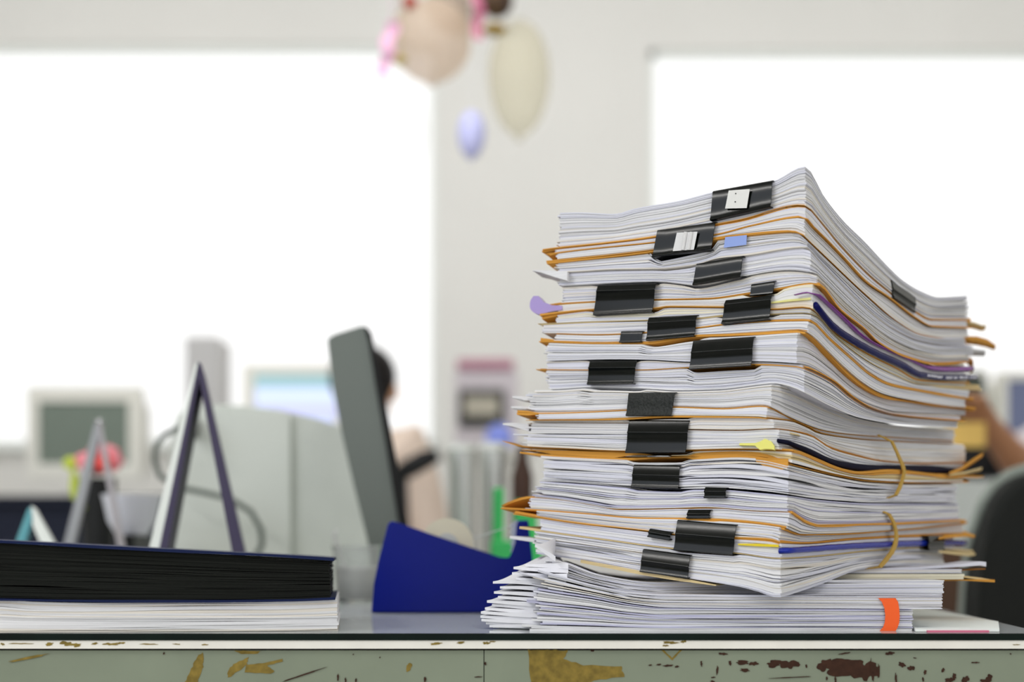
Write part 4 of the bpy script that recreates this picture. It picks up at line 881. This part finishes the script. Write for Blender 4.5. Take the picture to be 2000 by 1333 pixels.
# ------------------------------------------------------------------ people
def skin_mesh(name, nodes, edges, m, parent, sub=2):
    me = bpy.data.meshes.new(name); me.from_pydata([n[0] for n in nodes], edges, []); me.materials.append(m)
    o = bpy.data.objects.new(name, me); link(o, parent)
    if parent: o.matrix_parent_inverse = Matrix.Translation(-parent.location)
    md_ = o.modifiers.new('Skin', 'SKIN'); md_.use_smooth_shade = True
    sv = me.skin_vertices[0].data
    for i, n in enumerate(nodes):
        r = n[1]; sv[i].radius = r if isinstance(r, tuple) else (r, r); sv[i].use_root = (i == 0)
    ss = o.modifiers.new('Sub', 'SUBSURF'); ss.levels = sub; ss.render_levels = sub
    return o
SKIN = mat('skin_tan', rgb(206, 160, 128), .5); HAIR = mat('hair_black', rgb(24, 20, 20), .45); JEA = mat('jeans_blue', rgb(96, 136, 180), .7)
def person(label, px, py, d, face, shirt, trousers, lean=(0, 0), handR=None, handL=None, skin=SKIN, elbR=None, hunch=0):
    """seated figure; (px,py) centre of the head at distance d; face = facing angle about z (0 looks towards +x)"""
    hc = P(px, py, d); Rm = Matrix.Rotation(face, 3, 'Z'); z = hc.z
    root = tag(empty('person', (hc.x, hc.y, -.75)), label, 'person')
    def w_(f, s, u): return hc + Rm @ Vector((f, s, u))       # forward, left, up from the head centre
    pel = w_(-.06+lean[0], 0, -.78); wst = w_(-.07+lean[0]*.7, 0, -.58); chs = w_(-.05+lean[0]*.3, 0, -.36+hunch*.8); nb = w_(-.03, 0, -.20+hunch*.5); nk = w_(-.02, 0, -.13)
    sl, sr = w_(-.05, .18, -.26+hunch), w_(-.05, -.18, -.26+hunch)
    el, er = (w_(.02, .24, -.52), elbR or w_(.02, -.24, -.52))
    hl = handL or w_(.26, .16, -.55); hr = handR or w_(.26, -.16, -.55)
    kl, kr = pel+Rm @ Vector((.42, .12, .03)), pel+Rm @ Vector((.42, -.12, .03))
    fl2, fr2 = Vector((kl.x, kl.y, -.69)), Vector((kr.x, kr.y, -.69))
    fw = Rm @ Vector((1, 0, 0))
    N = [(pel, (.15, .11)), (wst, (.13, .10)), (chs, (.15, .11)), (nb, .07), (nk, .05), (w_(0, 0, -.05), (.068, .075)), (w_(0, 0, .04), (.075, .088)), (w_(-.01, 0, .09), .06),
         (sl, .062), (el, .045), (hl, .028), (sr, .062), (er, .045), (hr, .028), (pel+Rm @ Vector((.02, .1, -.02)), .09), (kl, .065), (fl2, .045), (fl2+fw*.15, .04),
         (pel+Rm @ Vector((.02, -.1, -.02)), .09), (kr, .065), (fr2, .045), (fr2+fw*.15, .04)]
    E = [(0, 1), (1, 2), (2, 3), (3, 4), (4, 5), (5, 6), (6, 7), (2, 8), (8, 9), (9, 10), (2, 11), (11, 12), (12, 13), (0, 14), (14, 15), (15, 16), (16, 17), (0, 18), (18, 19), (19, 20), (20, 21)]
    for hnd, elb in ((10, el), (13, er)):
        hp = N[hnd][0]; dv = (hp-elb).normalized(); sd = dv.cross(Vector((0, 0, 1))).normalized(); up = sd.cross(dv)
        pm = len(N); N.append((hp+dv*.05, (.036, .02))); E.append((hnd, pm))
        for k, L in enumerate((.062, .072, .068, .052)):
            b0 = hp+dv*.09+sd*(.026-.018*k); a = len(N)
            N += [(b0, .010), (b0+dv*L*.55-up*.008, .009), (b0+dv*L*.9-up*.028, .008)]; E += [(pm, a), (a, a+1), (a+1, a+2)]
        a = len(N); N += [(hp+dv*.04+sd*.040, .012), (hp+dv*.085+sd*.055-up*.01, .010)]; E += [(hnd, a), (a, a+1)]
    skin_mesh('body', N, E, skin, root)
    S2 = [(pel+Vector((0, 0, .02)), (.165, .125)), (wst, (.15, .12)), (chs, (.165, .125)), (nb+Vector((0, 0, -.01)), .08), (sl, .075), ((sl+el)/2, .062), (el, .056), (sr, .075), ((sr+er)/2, .062), (er, .056)]
    skin_mesh('shirt', S2, [(0, 1), (1, 2), (2, 3), (2, 4), (4, 5), (5, 6), (2, 7), (7, 8), (8, 9)], shirt, root)
    T2 = [(pel, (.165, .125)), (N[14][0], .10), (kl, .078), (fl2+Vector((0, 0, .06)), .06), (N[18][0], .10), (kr, .078), (fr2+Vector((0, 0, .06)), .06)]
    skin_mesh('trousers', T2, [(0, 1), (1, 2), (2, 3), (0, 4), (4, 5), (5, 6)], trousers, root)
    mb = MB(); mb.ball(w_(-.022, 0, .042), .096, (1.02, .92, 1.02)); mb.ball(w_(-.06, 0, -.02), .075, (.7, .95, 1.1)); mb.build('hair', HAIR, root, smooth=True)
    mb = MB(); mb.ball(w_(.092, 0, -.01), .014, (1.1, .8, 1.4)); mb.build('nose', skin, root, smooth=True)
    for s_ in (1, -1):
        mb = MB(); mb.ball(w_(.01, .082*s_, 0), .022, (.7, .4, 1.2)); mb.build('ear', skin, root, smooth=True)
        mb = MB(); mb.ball(w_(.078, .03*s_, .022), .011, (.6, 1, .8)); mb.build('eye', HAIR, root, smooth=True)
    mb = MB(); mb.ball(w_(.084, 0, -.052), .018, (.4, 1.2, .35)); mb.build('mouth', mat('lips', rgb(180, 100, 95), .5), root, smooth=True)
    return root
PEA = mat('shirt_peach', rgb(232, 212, 196), .75); PWH = mat('shirt_pinkish', rgb(226, 216, 220), .75); DKT = mat('trousers_dark', rgb(60, 58, 62), .8)
person('seated person with short black hair and a peach shirt behind the dark monitor', 718, 768, 4.1, math.radians(60), PEA, DKT, hunch=.10)
ch = tag(empty('office_chair', (WX(800, 3.95), 3.95-D0, -.75)), 'black office chair with a slanted armrest by the person in peach', 'chair')
ad = 3.75
part3('armrest', BLK, ch, lambda m: m.tube([P(775, 930, ad), P(800, 915, ad), P(830, 898, ad), P(856, 888, ad)], [.02, .026, .026, .018], 12), True)
part3('armrest_post', BLK, ch, lambda m: m.tube([P(785, 925, ad), P(788, 1030, ad), P(770, 1190, ad+.05)], .016, 10), True)
part3('seat', BLK, ch, lambda m: m.box((WX(640, ad+.1), ad-D0+.05, -.42), (WX(820, ad+.1), ad-D0+.6, -.36), .02))
part3('pedestal', BLK, ch, lambda m: m.lathe([(.28, -.745), (.28, -.72), (.05, -.68), (.03, -.42)], (WX(740, ad+.1), ad-D0+.32, 0), 20), 'auto')
person('seated person in a pale pinkish shirt and blue jeans reaching in at the right edge', 2096, 640, 3.6, math.radians(190), PWH, JEA, handR=P(1925, 822, 3.2), elbR=P(1985, 905, 3.35), skin=mat('skin_brown', rgb(186, 134, 98), .5))
hd = 3.14; o = MB().box(P(1850, 874, hd), P(1922, 826, hd+.012), .003).build('manila_envelope', mat('env_yellow', rgb(234, 196, 110), .6)); tag(o, 'yellow envelope in the hand of the person at the right', 'envelope')
o = MB().box(P(1884, 935, 3.5), P(1940, 858, 3.6), .02).build('shoulder_bag', BLK); tag(o, 'black bag behind the yellow envelope', 'bag')
desk_far('office_counter', 'counter with two monitors at the far right edge', 1840, 2200, 4.7, .7, WZ(885, 4.7), mat('counter_grey', rgb(205, 210, 206), .5))
crt('dark monitor casing edge far right, next to the pile', 4.9, 1850, 1932, 722, 868, 1856, 1924, 732, 850, mat('screen_dark', rgb(70, 80, 72), .4), WZ(885, 4.7))
crt('monitor with a slate blue screen at the far right border', 4.9, 1952, 2130, 726, 868, 1968, 2112, 742, 845, mat('screen_slate', rgb(120, 128, 160), .35), WZ(885, 4.7))
# black office chair right
qd = 1.95; oc = tag(empty('office_chair', (WX(2040, qd), qd-D0, -.75)), 'black office chair with a rounded backrest at the right edge', 'chair')
bk = [(1908,1300),(1908,1230),(1912,1150),(1922,1070),(1938,1005),(1958,962),(1985,936),(2020,922),(2075,916),(2130,926),(2165,960),(2185,1050),(2192,1150),(2195,1300)]
part3('backrest', mat('chair_black', rgb(26, 28, 26), .7), oc, lambda m: m.prism([(WX(x, qd), WZ(y, qd)) for x, y in bk], qd-D0, qd-D0+.06, .012))
sh = [(1874,1310),(1876,1210),(1882,1120),(1894,1040),(1912,980),(1940,940),(1975,915),(2020,902),(2090,900),(2150,910),(2190,950),(2210,1050),(2215,1310)]
part3('back_shell', mat('chair_grey', rgb(140, 148, 140), .5), oc, lambda m: m.prism([(WX(x, qd+.07), WZ(y, qd+.07)) for x, y in sh], qd-D0+.062, qd-D0+.085, .006))
part3('seat', mat('chair_black', 0), oc, lambda m: m.box((WX(1900, qd), qd-D0-.42, -.33), (WX(2200, qd), qd-D0+.04, -.25), .03))
part3('back_post', BLK, oc, lambda m: m.box((WX(2030, qd), qd-D0+.086, -.30), (WX(2070, qd), qd-D0+.11, -.02)))
part3('pedestal', BLK, oc, lambda m: m.lathe([(.03, -.70), (.03, -.33)], (WX(2050, qd), qd-D0-.18, 0), 20), 'auto')
for k in range(5):
    a = k*2*math.pi/5; c = Vector((WX(2050, qd), qd-D0-.18, -.70))
    part3('leg', BLK, oc, lambda m: (m.tube([c, c+Vector((math.cos(a)*.28, math.sin(a)*.28, -.02))], .016), m.ball(c+Vector((math.cos(a)*.28, math.sin(a)*.28, -.025)), .025)), True)
o = MB().box((WX(1760, 2.7), 2.7-D0, -.75), (WX(1888, 2.7), 2.7-D0+.4, WZ(1068, 2.7)), .004).build('cabinet', mat('cabinet_brown', rgb(84, 62, 48), .6, noise=.2, nscale=8)); tag(o, 'dark brown cabinet behind the lower right of the pile', 'cabinet')
# ------------------------------------------------------------------ party decorations hanging in front of the pillar
def hang(name, label, cat, px, py, d, rx, rz, m, string=True, squish=.9):
    c = P(px, py, d); r = tag(empty(name, c), label, cat, None)
    X = rx/F*d; Z = rz/F*d
    prof = [(0, Z)] + [(X*math.sin(a)*(1-.12*(a/math.pi)**3), Z*math.cos(a)*(1.0 if a < 1.6 else 1.06)) for a in [math.pi*i/14 for i in range(1, 14)]] + [(X*.08, -Z*1.07), (X*.13, -Z*1.13), (0, -Z*1.13)]
    part3('skin', m, r, lambda b: b.lathe([(p, q) for p, q in prof], c, 28), True)
    part3('string', mat('string_white', rgb(235, 235, 235), .6), r, lambda b: b.tube([c+Vector((0, 0, Z*.98)), Vector((c.x, c.y, 3.395))], .0015, 6))
    return r
def bm_(name, c, tr=.3, ro=.3):
    m = mat(name, c, ro); nt = m.node_tree
    t = nt.nodes.new('ShaderNodeBsdfTransparent'); l = nt.nodes.new('ShaderNodeBsdfTranslucent'); l.inputs[0].default_value = c
    a = nt.nodes.new('ShaderNodeMixShader'); a.inputs[0].default_value = .5; x = nt.nodes.new('ShaderNodeMixShader'); x.inputs[0].default_value = tr
    nt.links.new(nt.nodes['Principled BSDF'].outputs[0], a.inputs[1]); nt.links.new(l.outputs[0], a.inputs[2])
    nt.links.new(a.outputs[0], x.inputs[1]); nt.links.new(t.outputs[0], x.inputs[2]); nt.links.new(x.outputs[0], nt.nodes['Material Output'].inputs[0]); return m
hang('balloon', 'peach beige balloon near the top centre, left of the pink ribbon', 'balloon', 842, 78, 3.9, 82, 78, bm_('bal_peach', rgb(250, 230, 210), .42))
hang('balloon', 'brownish grey balloon at the top edge between the ribbons', 'balloon', 890, 15, 4.2, 62, 48, bm_('bal_brown', rgb(206, 188, 172), .3))
hang('balloon', 'large pale olive beige balloon right of the pink ribbon', 'balloon', 1014, 150, 4.0, 62, 110, bm_('bal_olive', rgb(246, 240, 214), .55))
hang('balloon', 'small lavender blue balloon hanging lowest in front of the pillar', 'balloon', 921, 262, 3.6, 28, 46, mat('bal_blue', rgb(208, 210, 255), .3, emit=None))
hang('balloon', 'nearly white translucent balloon over the left window edge', 'balloon', 752, 262, 4.1, 88, 100, bm_('bal_white', rgb(252, 251, 250), .9))
def strip(name, label, px, y0, y1, w0, w1, d, m, slant=0):
    n = 10; V = []; 
    mb = MB(); pts = [P(px+slant*i/n+5*math.sin(i*1.3), y0+(y1-y0)*i/n, d+.01*math.sin(i)) for i in range(n+1)]
    for i in range(n):
        a, b = pts[i], pts[i+1]; wa = (w0+(w1-w0)*i/n)/F*d/2
        extr(mb, [a+Vector((-wa, 0, 0)), a+Vector((wa, .004, 0)), b+Vector((wa, .004, 0)), b+Vector((-wa, 0, 0))], (0, .002, 0))
    mb.tube([pts[0], Vector((pts[0].x, pts[0].y, 3.395))], .0012, 6); o = mb.build(name, m); return tag(o, label, 'ribbon')
strip('ribbon', 'pink ribbon hanging at the left of the decorations', 766, 42, 150, 26, 24, 3.7, mat('rib_pink', rgb(250, 196, 228), .5), slant=-18)
strip('ribbon', 'deep pink ribbon between the beige balloons', 932, -60, 76, 24, 18, 3.7, mat('rib_deep', rgb(208, 120, 150), .5), slant=2)
o = part3('ornament', mat('orn_gold', rgb(168, 136, 40), .4), None, lambda m: m.ball(P(966, 58, 3.8), 22/F*3.8, (1.1, .8, .5)) and m.tube([P(966, 58, 3.8), Vector((WX(966, 3.8), 3.8-D0, 3.395))], .0012, 6), True); tag(o, 'small gold ornament beside the deep pink ribbon', 'ornament')
o = part3('ornament', mat('orn_brown', rgb(84, 66, 54), .6), None, lambda m: m.ball(P(970, 2, 3.9), 36/F*3.9, (.9, .8, .9)) and m.tube([P(970, 2, 3.9), Vector((WX(970, 3.9), 3.9-D0, 3.395))], .0012, 6), True); tag(o, 'dark brown ornament at the top edge above the gold one', 'ornament')
o = part3('ornament', mat('orn_olive', rgb(196, 176, 96), .5), None, lambda m: m.ball(P(781, 118, 3.8), 12/F*3.8, (1, 1, .9)) and m.tube([P(781, 118, 3.8), Vector((WX(781, 3.8), 3.8-D0, 3.395))], .0012, 6), True); tag(o, 'tiny yellow ornament beside the left pink ribbon', 'ornament')
o = part3('ornament', mat('orn_red', rgb(196, 96, 84), .5), None, lambda m: m.ball(P(800, 4, 3.8), 14/F*3.8) and m.tube([P(800, 4, 3.8), Vector((WX(800, 3.8), 3.8-D0, 3.395))], .0012, 6), True); tag(o, 'small red ornament at the top left of the decorations', 'ornament')

# ------------------------------------------------------------------ the room
bw_ = 8.0; by = bw_-D0; WL = mat('wall_paint', rgb(234, 233, 229), .8, noise=.02, nscale=2)
def st(o, n=None): o['kind'] = 'structure'; return o
z1 = WZ(86, bw_); zs = WZ(872, bw_); TOPZ = 3.4
w1a, w1b = WX(-420, bw_), WX(852, bw_); w2a, w2b = WX(1268, bw_), WX(2420, bw_); z2 = WZ(96, bw_)
mb = MB(); T = .10
mb.box((-5, by, -.75), (5, by+T, zs)); mb.box((-5, by, z1), (w2a, by+T, TOPZ)); mb.box((w2a, by, z2), (5, by+T, TOPZ))
mb.box((-5, by, zs), (w1a, by+T, z1)); mb.box((w1b, by, zs), (w2a, by+T, z1)); mb.box((w2b, by, zs), (5, by+T, z2))
st(mb.build('wall_back', WL))
st(MB().box((-5, -5.0, -.80), (5, by, -.75)).build('floor', mat('floor_grey', rgb(196, 194, 188), .35, noise=.06, nscale=3)))
st(MB().box((-5, -5.0, TOPZ), (5, by+T, TOPZ+.1)).build('ceiling', WL))
st(MB().box((-5.2, -5.0, -.75), (-5, by+T, TOPZ)).build('wall_left', WL)); st(MB().box((5, -5.0, -.75), (5.2, by+T, TOPZ)).build('wall_right', WL))
FRM = mat('window_frame_white', rgb(240, 244, 240), .4)
PANE = mat('window_glass', (1, 1, 1, 1), .0, trans=1, ior=1.0)
for i, (a, b, zt_) in enumerate(((w1a, w1b, z1), (w2a, w2b, z2))):
    e = empty('window_%d' % (i+1), ((a+b)/2, by+.1, zs)); e['kind'] = 'structure'
    f = .035
    part3('window_frame', FRM, e, lambda m: (m.box((a, by+.03, zs), (a+f, by+.08, zt_)), m.box((b-f, by+.03, zs), (b, by+.08, zt_)), m.box((a, by+.03, zs), (b, by+.08, zs+f)), m.box((a, by+.03, zt_-f), (b, by+.08, zt_))))
    part3('pane', PANE, e, lambda m: m.box((a+f, by+.05, zs+f), (b-f, by+.056, zt_-f)))
    part3('window_sill', FRM, e, lambda m: m.box((a-.03, by-.06, zs-.03), (b+.03, by+.03, zs), .005))
